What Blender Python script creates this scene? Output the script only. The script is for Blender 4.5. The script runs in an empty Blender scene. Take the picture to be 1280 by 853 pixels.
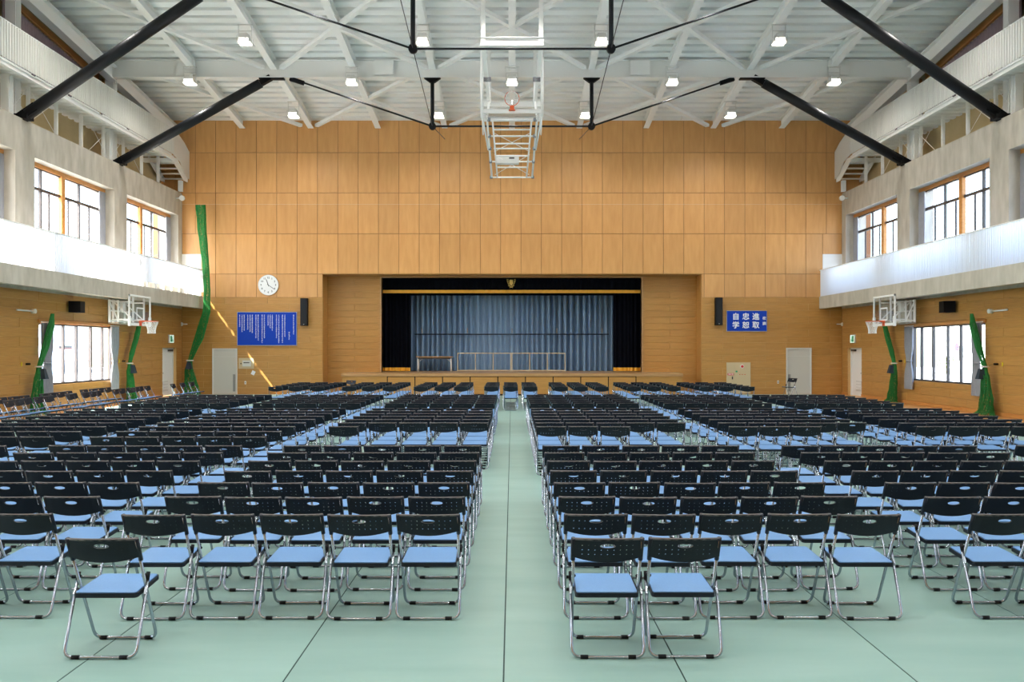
import bpy, math, random
from mathutils import Vector, Matrix

random.seed(7)
sc = bpy.context.scene
C = sc.collection
PI = math.pi

# ------------------------------------------------------------------ camera
F = 1120.0                      # focal length in pixels of the 1280x853 frame
VX, VY = 640.0, 436.0           # vanishing point of the hall axis
H = 1.95                        # eye height
cam_d = bpy.data.cameras.new('camera')
cam_d.sensor_width = 36.0
cam_d.lens = F / 1280 * 36.0
cam_d.shift_x = (640.0 - VX) / 1280
cam_d.shift_y = (VY - 426.5) / 1280
cam_d.clip_end = 400
cam = bpy.data.objects.new('camera', cam_d)
cam.location = (0, 0, H)
cam.rotation_euler = (PI / 2, 0, 0)
C.objects.link(cam)
sc.camera = cam

def at(px, py, Y):
    """A pixel of the photograph at distance Y (known from what the thing touches)."""
    return Vector(((px - VX) * Y / F, Y, H - (py - VY) * Y / F))

# ------------------------------------------------------------------ world, sun, exposure
SUN_DIR = Vector((1.0, 0.6, -1.36)).normalized()
w = bpy.data.worlds.new('world'); sc.world = w; w.use_nodes = True
nt = w.node_tree; nt.nodes.clear()
sky = nt.nodes.new('ShaderNodeTexSky'); sky.sky_type = 'NISHITA'
sky.sun_disc = False
sky.sun_elevation = math.asin(-SUN_DIR.z)
sky.sun_rotation = math.atan2(-SUN_DIR.x, -SUN_DIR.y)
sky.air_density = 1.0; sky.dust_density = 2.5; sky.ozone_density = 1.0
bg = nt.nodes.new('ShaderNodeBackground'); bg.inputs['Strength'].default_value = 1.5
wo = nt.nodes.new('ShaderNodeOutputWorld')
nt.links.new(sky.outputs[0], bg.inputs[0]); nt.links.new(bg.outputs[0], wo.inputs[0])

sun_d = bpy.data.lights.new('sun', 'SUN'); sun_d.energy = 26.0; sun_d.angle = 0.009
sun_d.color = (1.0, 0.95, 0.87)
sun = bpy.data.objects.new('sun', sun_d); C.objects.link(sun)
sun.rotation_euler = SUN_DIR.to_track_quat('-Z', 'Y').to_euler()
sun.location = (-60, -30, 60)

LAMP_W = 260.0                  # watts of one roof floodlight
vs = sc.view_settings
vs.view_transform = 'Standard'; vs.look = 'None'; vs.gamma = 1.0
vs.use_curve_mapping = False
vs.exposure = 0.35
sc.cycles.use_denoising = True
sc.cycles.max_bounces = 10
sc.cycles.diffuse_bounces = 6
sc.cycles.transparent_max_bounces = 24
sc.cycles.sample_clamp_indirect = 6.0
sc.cycles.caustics_reflective = False
sc.cycles.caustics_refractive = False

# ------------------------------------------------------------------ materials
M = {}
def mat(name, col, rough=0.5, metal=0.0, spec=0.5):
    m = bpy.data.materials.new(name); m.use_nodes = True
    b = m.node_tree.nodes['Principled BSDF']
    b.inputs['Base Color'].default_value = (*col, 1)
    b.inputs['Roughness'].default_value = rough
    b.inputs['Metallic'].default_value = metal
    b.inputs['Specular IOR Level'].default_value = spec
    M[name] = m
    return m, m.node_tree, b

def noisy(name, c1, c2, scale=(1, 1, 1), nscale=5.0, detail=5.0, rough=0.5, bump=0.0, rnd=0.0, metal=0.0, spec=0.5, lo=0.3, hi=0.7, world=False):
    """two-tone grain; rnd shifts the value per object (boards differ a little)"""
    m, t, b = mat(name, c1, rough, metal, spec)
    tc = t.nodes.new('ShaderNodeTexCoord')
    mp = t.nodes.new('ShaderNodeMapping'); mp.inputs['Scale'].default_value = scale
    src = tc.outputs['Object']
    if world:
        g = t.nodes.new('ShaderNodeNewGeometry'); src = g.outputs['Position']
    t.links.new(src, mp.inputs['Vector'])
    oi = t.nodes.new('ShaderNodeObjectInfo')
    n = t.nodes.new('ShaderNodeTexNoise'); n.noise_dimensions = '4D'
    n.inputs['Scale'].default_value = nscale; n.inputs['Detail'].default_value = detail
    mw = t.nodes.new('ShaderNodeMath'); mw.operation = 'MULTIPLY'; mw.inputs[1].default_value = 37.0 if rnd else 0.0
    t.links.new(oi.outputs['Random'], mw.inputs[0]); t.links.new(mw.outputs[0], n.inputs['W'])
    t.links.new(mp.outputs[0], n.inputs['Vector'])
    r = t.nodes.new('ShaderNodeValToRGB')
    r.color_ramp.elements[0].position = lo; r.color_ramp.elements[0].color = (*c1, 1)
    r.color_ramp.elements[1].position = hi; r.color_ramp.elements[1].color = (*c2, 1)
    t.links.new(n.outputs['Fac'], r.inputs['Fac'])
    out = r.outputs['Color']
    if rnd:
        hs = t.nodes.new('ShaderNodeHueSaturation')
        mr = t.nodes.new('ShaderNodeMapRange')
        mr.inputs['To Min'].default_value = 1 - rnd; mr.inputs['To Max'].default_value = 1 + rnd
        t.links.new(oi.outputs['Random'], mr.inputs['Value']); t.links.new(mr.outputs[0], hs.inputs['Value'])
        t.links.new(out, hs.inputs['Color']); out = hs.outputs['Color']
    t.links.new(out, b.inputs['Base Color'])
    if bump:
        bp = t.nodes.new('ShaderNodeBump'); bp.inputs['Strength'].default_value = bump; bp.inputs['Distance'].default_value = 0.01
        t.links.new(n.outputs['Fac'], bp.inputs['Height']); t.links.new(bp.outputs[0], b.inputs['Normal'])
    return m

noisy('panel_wood', (0.60, 0.30, 0.098), (0.68, 0.36, 0.13), (5, 5, 0.8), 1.4, 6, 0.42, 0.0, 0.06)
noisy('plank_wood', (0.42, 0.205, 0.048), (0.53, 0.275, 0.075), (0.9, 0.9, 16), 2.2, 6, 0.38, 0.0, 0.035)
noisy('trim_wood', (0.50, 0.21, 0.05), (0.62, 0.29, 0.08), (2, 2, 14), 2.0, 5, 0.4)
noisy('floor_wood', (0.50, 0.23, 0.06), (0.62, 0.30, 0.09), (3, 0.5, 1), 3.0, 5, 0.3)
noisy('stage_wood', (0.40, 0.22, 0.09), (0.54, 0.32, 0.15), (0.6, 8, 8), 2.0, 5, 0.35)
noisy('concrete', (0.40, 0.365, 0.30), (0.56, 0.52, 0.45), (1.6, 1.6, 0.5), 2.4, 9, 0.85, 0.15, world=True)
noisy('outdoor_concrete', (0.55, 0.55, 0.54), (0.72, 0.72, 0.70), (1, 1, 1), 1.0, 6, 0.9)
noisy('tan_board', (0.46, 0.36, 0.19), (0.55, 0.44, 0.25), (1, 1, 1), 1.4, 5, 0.8)
noisy('floor_sheet', (0.235, 0.39, 0.352), (0.295, 0.455, 0.412), (0.5, 2.2, 1), 1.3, 6, 0.42, 0.03, 0.035)
mat('white_paint', (0.86, 0.86, 0.84), 0.45)
mat('gallery_white', (0.74, 0.73, 0.69), 0.5)
noisy('deck_white', (0.83, 0.84, 0.83), (0.89, 0.90, 0.89), (0.4, 2, 1), 1.2, 4, 0.55, 0, 0.02)
mat('black_steel', (0.011, 0.012, 0.015), 0.45, 0.0, 0.25)
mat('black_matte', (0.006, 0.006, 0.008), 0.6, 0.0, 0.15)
mat('chrome', (0.40, 0.44, 0.51), 0.25, 0.9)
mat('rim_highlight', (0.11, 0.095, 0.095), 0.35, 0.0, 0.5)  # lighter than the backrest: ceiling light on its top edge put into colour
mat('rubber', (0.006, 0.006, 0.007), 0.6, 0.0, 0.2)
mat('chair_dark', (0.007, 0.010, 0.018), 0.40, 0.0, 0.28)
noisy('seat_blue', (0.135, 0.295, 0.58), (0.165, 0.335, 0.63), (40, 40, 40), 3.0, 3, 0.55)
mat('door_grey', (0.60, 0.59, 0.55), 0.5)
mat('frame_steel', (0.70, 0.70, 0.68), 0.4)
mat('alu_dark', (0.075, 0.065, 0.062), 0.45, 0.2)
mat('handle_dark', (0.30, 0.30, 0.29), 0.4, 0.4)
mat('board_blue', (0.004, 0.050, 0.46), 0.5, 0.0, 0.2)
mat('board_edge', (0.45, 0.47, 0.50), 0.35, 0.6)
mat('white_print', (0.88, 0.90, 0.92), 0.5)
mat('clock_face', (0.86, 0.86, 0.84), 0.4)
mat('black_print', (0.02, 0.02, 0.02), 0.5)
noisy('curtain_grey', (0.30, 0.30, 0.325), (0.36, 0.36, 0.385), (30, 30, 4), 2.0, 3, 0.9)
noisy('curtain_purple', (0.23, 0.175, 0.20), (0.32, 0.25, 0.27), (20, 20, 3), 2.0, 3, 0.9)
noisy('stage_curtain', (0.215, 0.335, 0.50), (0.26, 0.385, 0.55), (12, 12, 2), 2.0, 3, 0.8)
noisy('stage_black', (0.0025, 0.003, 0.006), (0.004, 0.005, 0.009), (12, 12, 2), 2.0, 3, 0.9, spec=0.05)
mat('gold_fringe', (0.85, 0.42, 0.03), 0.5)
mat('gold', (0.80, 0.62, 0.20), 0.35, 0.3)
mat('beige_plate', (0.62, 0.50, 0.31), 0.5)
mat('red', (0.62, 0.03, 0.025), 0.4)
mat('orange_rim', (0.75, 0.12, 0.03), 0.4)
mat('sign_green', (0.02, 0.36, 0.16), 0.4)
noisy('net_green', (0.006, 0.17, 0.03), (0.03, 0.28, 0.05), (30, 30, 30), 3.0, 3, 0.7)
mat('joint_highlight', (0.66, 0.42, 0.17), 0.6)  # paler than the boards: highlight along their edges put into the backing colour
mat('joint_dark', (0.20, 0.075, 0.02), 0.6)
mat('underlay', (0.02, 0.05, 0.045), 0.8)
mat('net_white', (0.82, 0.82, 0.80), 0.6)
mat('navy_bag', (0.02, 0.035, 0.05), 0.7)
mat('rope_white', (0.75, 0.73, 0.68), 0.8)
mat('yellow', (0.75, 0.55, 0.02), 0.5)
noisy('plaster', (0.68, 0.68, 0.66), (0.76, 0.76, 0.74), (1, 1, 1), 2, 4, 0.9)
noisy('leaf', (0.05, 0.11, 0.03), (0.12, 0.20, 0.06), (4, 4, 4), 3, 4, 0.8)

# perforated chair backrest: round holes let what is behind show through
m, t, b = mat('chair_back', (0.007, 0.010, 0.018), 0.40, 0.0, 0.28)
tc = t.nodes.new('ShaderNodeTexCoord'); sx = t.nodes.new('ShaderNodeSeparateXYZ')
t.links.new(tc.outputs['Object'], sx.inputs[0])
def mth(op, a, bb=None):
    n = t.nodes.new('ShaderNodeMath'); n.operation = op
    for i, v in enumerate((a, bb)):
        if v is None: continue
        if isinstance(v, (int, float)): n.inputs[i].default_value = v
        else: t.links.new(v, n.inputs[i])
    return n.outputs[0]
fx = mth('SUBTRACT', mth('FRACT', mth('ADD', mth('DIVIDE', sx.outputs['X'], 0.040), 0.5)), 0.5)
fz = mth('SUBTRACT', mth('FRACT', mth('DIVIDE', sx.outputs['Z'], 0.030)), 0.5)
dx = mth('MULTIPLY', fx, 0.040); dz = mth('MULTIPLY', fz, 0.030)
rr = mth('SQRT', mth('ADD', mth('MULTIPLY', dx, dx), mth('MULTIPLY', dz, dz)))
hole = mth('LESS_THAN', rr, 0.0042)
inx = mth('LESS_THAN', mth('ABSOLUTE', sx.outputs['X']), 0.185)
inz = mth('MULTIPLY', mth('GREATER_THAN', sx.outputs['Z'], 0.632), mth('LESS_THAN', sx.outputs['Z'], 0.722))
fac = mth('MULTIPLY', hole, mth('MULTIPLY', inx, inz))
tr = t.nodes.new('ShaderNodeBsdfTransparent'); mx = t.nodes.new('ShaderNodeMixShader')
t.links.new(fac, mx.inputs[0]); t.links.new(b.outputs[0], mx.inputs[1]); t.links.new(tr.outputs[0], mx.inputs[2])
t.links.new(mx.outputs[0], t.nodes['Material Output'].inputs['Surface'])

# translucent ribbed parapet sheet
m, t, b = mat('parapet_sheet', (0.82, 0.84, 0.88), 0.4)
tl = t.nodes.new('ShaderNodeBsdfTranslucent'); tl.inputs['Color'].default_value = (0.82, 0.85, 0.90, 1)
mx = t.nodes.new('ShaderNodeMixShader'); mx.inputs[0].default_value = 0.45
t.links.new(b.outputs[0], mx.inputs[1]); t.links.new(tl.outputs[0], mx.inputs[2])
t.links.new(mx.outputs[0], t.nodes['Material Output'].inputs['Surface'])

# window glass: thin pane, mostly clear, a little mirror
def glass(name, tint, refl):
    m = bpy.data.materials.new(name); m.use_nodes = True; t = m.node_tree; t.nodes.clear()
    o = t.nodes.new('ShaderNodeOutputMaterial'); tr = t.nodes.new('ShaderNodeBsdfTransparent')
    tr.inputs['Color'].default_value = (*tint, 1)
    g = t.nodes.new('ShaderNodeBsdfGlossy'); g.inputs['Roughness'].default_value = 0.02
    mx = t.nodes.new('ShaderNodeMixShader'); mx.inputs[0].default_value = refl
    t.links.new(tr.outputs[0], mx.inputs[1]); t.links.new(g.outputs[0], mx.inputs[2]); t.links.new(mx.outputs[0], o.inputs[0])
    M[name] = m
glass('glass', (0.95, 0.97, 0.98), 0.06)
glass('acrylic', (0.90, 0.92, 0.93), 0.06)

# loosely knotted netting: the mesh openings are clear
m, t, b = mat('net_mesh', (0.008, 0.20, 0.04), 0.7)
tc = t.nodes.new('ShaderNodeTexCoord'); n = t.nodes.new('ShaderNodeTexNoise'); n.inputs['Scale'].default_value = 26.0; n.inputs['Detail'].default_value = 1.0
t.links.new(tc.outputs['Object'], n.inputs['Vector'])
ms = t.nodes.new('ShaderNodeMath'); ms.operation = 'GREATER_THAN'; ms.inputs[1].default_value = 0.465
t.links.new(n.outputs['Fac'], ms.inputs[0])
tr = t.nodes.new('ShaderNodeBsdfTransparent'); mx = t.nodes.new('ShaderNodeMixShader')
t.links.new(ms.outputs[0], mx.inputs[0]); t.links.new(b.outputs[0], mx.inputs[1]); t.links.new(tr.outputs[0], mx.inputs[2])
t.links.new(mx.outputs[0], t.nodes['Material Output'].inputs['Surface'])

m, t, b = mat('lamp_glow', (0.9, 0.9, 0.88), 0.3)
b.inputs['Emission Color'].default_value = (1.0, 0.93, 0.80, 1); b.inputs['Emission Strength'].default_value = 5.0
m, t, b = mat('sign_glow', (0.6, 0.8, 0.7), 0.4)
b.inputs['Emission Color'].default_value = (0.75, 1.0, 0.85, 1); b.inputs['Emission Strength'].default_value = 0.6

# ------------------------------------------------------------------ mesh helpers
class MB:
    def __init__(self): self.v = []; self.f = []; self.sm = []
    def quad_faces(self, faces, base, smooth=False):
        for f in faces:
            self.f.append(tuple(base + i for i in f)); self.sm.append(smooth)
    def box(self, x0, x1, y0, y1, z0, z1):
        b = len(self.v)
        self.v += [(x, y, z) for z in (z0, z1) for y in (y0, y1) for x in (x0, x1)]
        self.quad_faces([(0, 2, 3, 1), (4, 5, 7, 6), (0, 1, 5, 4), (2, 6, 7, 3), (0, 4, 6, 2), (1, 3, 7, 5)], b)
        return self
    def cbox(self, c, s):
        return self.box(c[0] - s[0] / 2, c[0] + s[0] / 2, c[1] - s[1] / 2, c[1] + s[1] / 2, c[2] - s[2] / 2, c[2] + s[2] / 2)
    def bar(self, a, b_, wd, ht, up=(0, 0, 1)):
        """rectangular bar from a to b, wd across, ht along up"""
        a = Vector(a); b_ = Vector(b_); d = (b_ - a).normalized(); up = Vector(up)
        s = d.cross(up)
        if s.length < 1e-5: s = d.cross(Vector((0, 1, 0)))
        s.normalize(); u = s.cross(d).normalized()
        b = len(self.v)
        for p in (a, b_):
            for q in ((-1, -1), (1, -1), (1, 1), (-1, 1)):
                self.v.append(tuple(p + s * q[0] * wd / 2 + u * q[1] * ht / 2))
        self.quad_faces([(0, 1, 2, 3), (7, 6, 5, 4), (0, 4, 5, 1), (1, 5, 6, 2), (2, 6, 7, 3), (3, 7, 4, 0)], b)
        return self
    def hbeam(self, a, b_, wd, ht, th=0.03, up=(0, 0, 1)):
        """I-section with flanges above and below its web"""
        a = Vector(a); b_ = Vector(b_); d = (b_ - a).normalized(); up = Vector(up)
        s = d.cross(up).normalized(); u = s.cross(d).normalized()
        o = u * (ht / 2 - th / 2)
        self.bar(a + o, b_ + o, wd, th, up); self.bar(a - o, b_ - o, wd, th, up); self.bar(a, b_, th, ht - 2 * th, up)
        return self
    def tube(self, pts, r, n=8, caps=True, smooth=True, closed=False):
        pts = [Vector(p) for p in pts]; m_ = len(pts); rs = r if isinstance(r, (list, tuple)) else [r] * m_
        b = len(self.v); prev = None
        for i, p in enumerate(pts):
            if closed: d = pts[(i + 1) % m_] - pts[i - 1]
            else: d = (pts[min(i + 1, m_ - 1)] - pts[max(i - 1, 0)])
            d.normalize()
            if prev is None:
                s = d.orthogonal().normalized()
            else:
                s = prev - d * prev.dot(d); s.normalize()
            prev = s; t_ = d.cross(s)
            for k in range(n):
                a = 2 * PI * k / n
                self.v.append(tuple(p + (s * math.cos(a) + t_ * math.sin(a)) * rs[i]))
        last = m_ if closed else m_ - 1
        for i in range(last):
            j = (i + 1) % m_
            for k in range(n):
                k2 = (k + 1) % n
                self.f.append((b + i * n + k, b + i * n + k2, b + j * n + k2, b + j * n + k)); self.sm.append(smooth)
        if caps and not closed:
            self.f.append(tuple(b + k for k in range(n))[::-1]); self.sm.append(False)
            self.f.append(tuple(b + (m_ - 1) * n + k for k in range(n))); self.sm.append(False)
        return self
    def prism(self, poly, axis, a0, a1):
        """2-D polygon extruded along an axis; poly in the other two axes in xyz order"""
        b = len(self.v); n = len(poly)
        def put(p, a):
            q = list(p); q.insert(axis, a); return tuple(q)
        self.v += [put(p, a0) for p in poly] + [put(p, a1) for p in poly]
        self.f.append(tuple(b + i for i in range(n))[::-1]); self.sm.append(False)
        self.f.append(tuple(b + n + i for i in range(n))); self.sm.append(False)
        for i in range(n):
            j = (i + 1) % n
            self.f.append((b + i, b + j, b + n + j, b + n + i)); self.sm.append(False)
        return self
    def disc(self, c, r, n=24, axis=1, th=0.01):
        poly = [(r * math.cos(2 * PI * k / n), r * math.sin(2 * PI * k / n)) for k in range(n)]
        i0 = [i for i in range(3) if i != axis]
        poly = [(c[i0[0]] + p[0], c[i0[1]] + p[1]) for p in poly]
        return self.prism(poly, axis, c[axis] - th / 2, c[axis] + th / 2)
    def grid(self, rows, smooth=True, closed=False):
        """rows of equal numbers of points"""
        b = len(self.v); n = len(rows[0])
        for r in rows: self.v += [tuple(p) for p in r]
        for i in range(len(rows) - 1):
            for k in range(n if closed else n - 1):
                k2 = (k + 1) % n
                self.f.append((b + i * n + k, b + i * n + k2, b + (i + 1) * n + k2, b + (i + 1) * n + k)); self.sm.append(smooth)
        return self
    def mesh(self, name):
        me = bpy.data.meshes.new(name); me.from_pydata(self.v, [], self.f); me.validate()
        me.polygons.foreach_set('use_smooth', self.sm[:len(me.polygons)] if len(self.sm) >= len(me.polygons) else [False] * len(me.polygons))
        me.update(); return me
    def build(self, name, material, parent=None, loc=None):
        me = self.mesh(name); me.materials.append(M[material])
        o = bpy.data.objects.new(name, me); C.objects.link(o)
        if parent is not None: o.parent = parent
        if loc is not None: o.location = loc
        return o

def tag(o, label=None, cat=None, group=None, kind=None):
    if label: o['label'] = label
    if cat: o['category'] = cat
    if group: o['group'] = group
    if kind: o['kind'] = kind
    return o
def empty(name, loc=(0, 0, 0), rz=0.0, label=None, cat=None, group=None, kind=None):
    o = bpy.data.objects.new(name, None); C.objects.link(o)
    o.location = loc; o.rotation_euler = (0, 0, rz); o.empty_display_size = 0.1
    return tag(o, label, cat, group, kind)
def put(me, name, parent, loc=(0, 0, 0), rot=None):
    o = bpy.data.objects.new(name, me); C.objects.link(o); o.parent = parent; o.location = loc
    if rot: o.rotation_euler = rot
    return o
def text_mesh(s, size, name, material, parent, loc, rot, bold=0.0, depth=0.002, align='CENTER'):
    cu = bpy.data.curves.new(name, 'FONT'); cu.body = s; cu.size = size; cu.align_x = align; cu.align_y = 'CENTER'
    cu.extrude = depth; cu.resolution_u = 2
    tmp = bpy.data.objects.new(name, cu); C.objects.link(tmp)
    bpy.context.view_layer.update()
    me = bpy.data.meshes.new_from_object(tmp)
    bpy.data.objects.remove(tmp); bpy.data.curves.remove(cu)
    if bold:                                   # heavier strokes: the same outlines laid side by side
        V0 = [tuple(v.co) for v in me.vertices]; F0 = [tuple(p.vertices) for p in me.polygons]; V1 = []; F1 = []
        for k, (ox, oy) in enumerate(((-bold, 0), (bold, 0), (0, bold), (0, -bold))):
            b0 = len(V1); V1 += [(v[0] + ox, v[1] + oy, v[2] + 0.0004 * k) for v in V0]; F1 += [tuple(b0 + i for i in f) for f in F0]
        me = bpy.data.meshes.new(name); me.from_pydata(V1, [], F1); me.update()
    me.materials.clear(); me.materials.append(M[material])
    o = bpy.data.objects.new(name, me); C.objects.link(o); o.parent = parent; o.location = loc; o.rotation_euler = rot
    return o
ORD = 'zeroth first second third fourth fifth sixth seventh eighth ninth tenth eleventh twelfth thirteenth fourteenth fifteenth sixteenth seventeenth eighteenth nineteenth twentieth'.split()
SIDE = {-1: 'clock', 1: 'fire cabinet'}

# ------------------------------------------------------------------ dimensions
YB = 38.3            # back wall with the stage
YR = -6.0            # rear wall behind the camera
XW = 14.1            # inner face of the side walls
XO = 14.95           # outer face
XG = 13.13           # balcony front
ZB0, ZB1 = 3.65, 4.17
ZWT = 8.58           # top of the concrete wall
XT = 15.0            # wall of the upper gallery
SLOPE = 0.11
YRIDGE = 16.2
def deck(y):
    return 11.70 + (YB - max(y, YRIDGE)) * SLOPE - (YRIDGE - y if y < YRIDGE else 0) * SLOPE
FR = [32.3 - 6.35 * k for k in range(7)]          # structural frames
RAFT = [0, -2.87, 2.87, -5.72, 5.72, -8.58, 8.58, -11.5, 11.5]

# ------------------------------------------------------------------ floor
fl = tag(MB().box(-XO, XO, YR, YB, -0.3, -0.004).build('floor', 'floor_wood'), 'orange wooden hall floor under the green covering', 'floor', kind='structure')
MB().box(-13.39, 12.89, YR + 0.12, YB - 1.21, -0.004, -0.0025).build('seam_underlay', 'underlay', fl)
edges = [-13.4, -11.9, -10.55, -9.24, -7.93, -6.61, -5.29, -3.97, -2.66, -1.34, -0.05, 1.02, 2.37, 3.69, 5.01, 6.33, 7.65, 8.97, 10.29, 11.61, 12.9]
for a, b_ in zip(edges, edges[1:]):
    MB().box(a + 0.005, b_ - 0.005, YR + 0.1, YB - 1.2 if abs(a) < 7.2 else YB - 0.15, -0.004, 0.0).build('floor_sheet', 'floor_sheet', fl)

# ------------------------------------------------------------------ boards and panels on walls
_cache = {}
def board(w_, h_, th, material, bev=0.004):
    k = (round(w_, 3), round(h_, 3), th, material)
    if k not in _cache:
        mb = MB(); b0 = [(0, 0), (w_, 0), (w_, h_), (0, h_)]
        bb = [(bev, bev), (w_ - bev, bev), (w_ - bev, h_ - bev), (bev, h_ - bev)]
        mb.v += [(x, 0, z) for x, z in b0] + [(x, -th + bev, z) for x, z in b0] + [(x, -th, z) for x, z in bb]
        mb.quad_faces([(0, 1, 2, 3)], 0)
        for i in range(4):
            j = (i + 1) % 4
            mb.quad_faces([(i, 4 + i, 4 + j, j), (4 + i, 8 + i, 8 + j, 4 + j)], 0)
        mb.quad_faces([(8, 11, 10, 9)], 0)
        me = mb.mesh('plank'); me.materials.append(M[material]); _cache[k] = me
    return _cache[k]
def minus(lo, hi, cuts):
    segs = [(lo, hi)]
    for c0, c1 in cuts:
        out = []
        for a, b_ in segs:
            if c1 <= a or c0 >= b_: out.append((a, b_)); continue
            if c0 > a: out.append((a, c0))
            if c1 < b_: out.append((c1, b_))
        segs = out
    return [s for s in segs if s[1] - s[0] > 0.02]
def planks(parent, origin, rz, length, z0, z1, ch, bl, cuts, name='plank', material='plank_wood', th=0.018, gap=0.010, stagger=0.5, first=0.0):
    """courses of boards on a wall whose local x runs along it; cuts are (x0,x1,z0,z1) openings"""
    ca, sa = math.cos(rz), math.sin(rz)
    z = z0; k = 0
    while z < z1 - 0.02:
        zt = min(z + ch, z1)
        off = first - (bl * stagger if k % 2 else 0)
        x = off
        while x < length:
            a, b_ = max(x, 0), min(x + bl, length); x += bl
            if b_ - a < 0.03: continue
            hit = [c for c in cuts if c[2] < zt - 0.02 and c[3] > z + 0.02]
            pieces = [(p, q, z, zt) for p, q in minus(a, b_, [(c[0], c[1]) for c in hit])]
            for c in hit:                       # what is left of the course above or below an opening
                p, q = max(a, c[0]), min(b_, c[1])
                if q - p < 0.05: continue
                if c[3] < zt - 0.03: pieces.append((p, q, c[3], zt))
                if c[2] > z + 0.03: pieces.append((p, q, z, c[2]))
            for p, q, zz0, zz1 in pieces:
                me = board(q - p - gap, zz1 - zz0 - gap, th, material)
                o = bpy.data.objects.new(name, me); C.objects.link(o); o.parent = parent
                xx = p + gap / 2
                o.location = (origin[0] + ca * xx, origin[1] + sa * xx, zz0 + gap / 2)
                o.rotation_euler = (0, 0, rz)
        z = zt; k += 1

# ------------------------------------------------------------------ lower side walls
WZ0, WZ1 = 0.83, 2.73
WIN_LOW = [(26.72, 31.7), (14.0, 19.0), (1.3, 6.3)]
DOOR_Y = (36.15, 37.65)
def wall_boxes(mb, s, ops, x0, x1, z0, z1):
    """wall slab with rectangular openings (y0,y1,z0,z1)"""
    ys = sorted({YR, YB} | {o[0] for o in ops} | {o[1] for o in ops})
    for a, b_ in zip(ys, ys[1:]):
        hit = [o for o in ops if o[0] <= a + 1e-6 and o[1] >= b_ - 1e-6]
        xa, xb = sorted((s * x0, s * x1))
        if not hit: mb.box(xa, xb, a, b_, z0, z1)
        else:
            o = hit[0]
            if o[2] > z0: mb.box(xa, xb, a, b_, z0, o[2])
            if o[3] < z1: mb.box(xa, xb, a, b_, o[3], z1)
for s in (-1, 1):
    nm = 'left' if s < 0 else 'right'
    ops = [(a, b_, WZ0, WZ1) for a, b_ in WIN_LOW] + [(DOOR_Y[0], DOOR_Y[1], 0, 1.98)]
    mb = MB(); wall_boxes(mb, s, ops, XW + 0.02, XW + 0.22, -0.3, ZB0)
    wl = tag(mb.build('wall_' + nm, 'joint_highlight'), f'lower timber board wall under the balcony on the {SIDE[s]} side', 'wall', kind='structure')
    y0 = 12.0
    if s < 0:   # facing +x: local x runs along +y reversed so that the boards face the hall
        cuts = [(a - y0, b_ - y0, c, d) for a, b_, c, d in ops]
        planks(wl, (-(XW + 0.02), y0, 0), PI / 2, YB - y0, 0.11, ZB0, 0.2725, 2.1, cuts)
    else:
        cuts = [(YB - b_, YB - a, c, d) for a, b_, c, d in ops]
        planks(wl, (XW + 0.02, YB, 0), -PI / 2, YB - y0, 0.11, ZB0, 0.2725, 2.1, cuts)
    mb = MB()
    for a, b_ in minus(YR, YB, [DOOR_Y]):
        xa, xb = sorted((s * (XW - 0.02), s * (XW + 0.02))); mb.box(xa, xb, a, b_, 0, 0.11)
    tag(mb.build('baseboard_' + nm, 'trim_wood'), f'orange wooden skirting along the {SIDE[s]} side wall', 'baseboard', kind='structure')

# ------------------------------------------------------------------ concrete upper walls
UP = [(32.82, 37.85)] + [(FR[k + 1] + 0.515, FR[k] - 0.515) for k in range(6)]
UZ0, UZ1 = 4.6, 7.6
for s in (-1, 1):
    nm = 'left' if s < 0 else 'right'
    root = empty('wall_%s_upper' % nm, (s * XW, YB, ZB1), label=f'raw concrete window wall above the balcony on the {SIDE[s]} side', cat='wall', kind='structure')
    L = Vector((-s * XW, -YB, -ZB1))
    def bx(name, y0, y1, z0, z1, x0=XW, x1=XO):
        xa, xb = sorted((s * x0, s * x1))
        return MB().box(xa, xb, y0, y1, z0, z1).build(name, 'concrete', root, L)
    bx('sill_wall', YR, YB, ZB1 - 0.52, UZ0)
    bx('spandrel_beam', YR, YB, UZ1, ZWT)
    ends = [YB] + [v for u in UP for v in (u[1], u[0])] + [YR]
    for i in range(0, len(ends), 2):
        bx('column', ends[i + 1], ends[i], UZ0, UZ1)
    for y in (32.3,):   # corbel block carrying the basketball goal
        xa, xb = sorted((s * (XW - 0.38), s * XW))
        MB().box(xa, xb, 31.25, 33.3, 2.82, ZB0).build('corbel', 'concrete', root, L)

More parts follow.
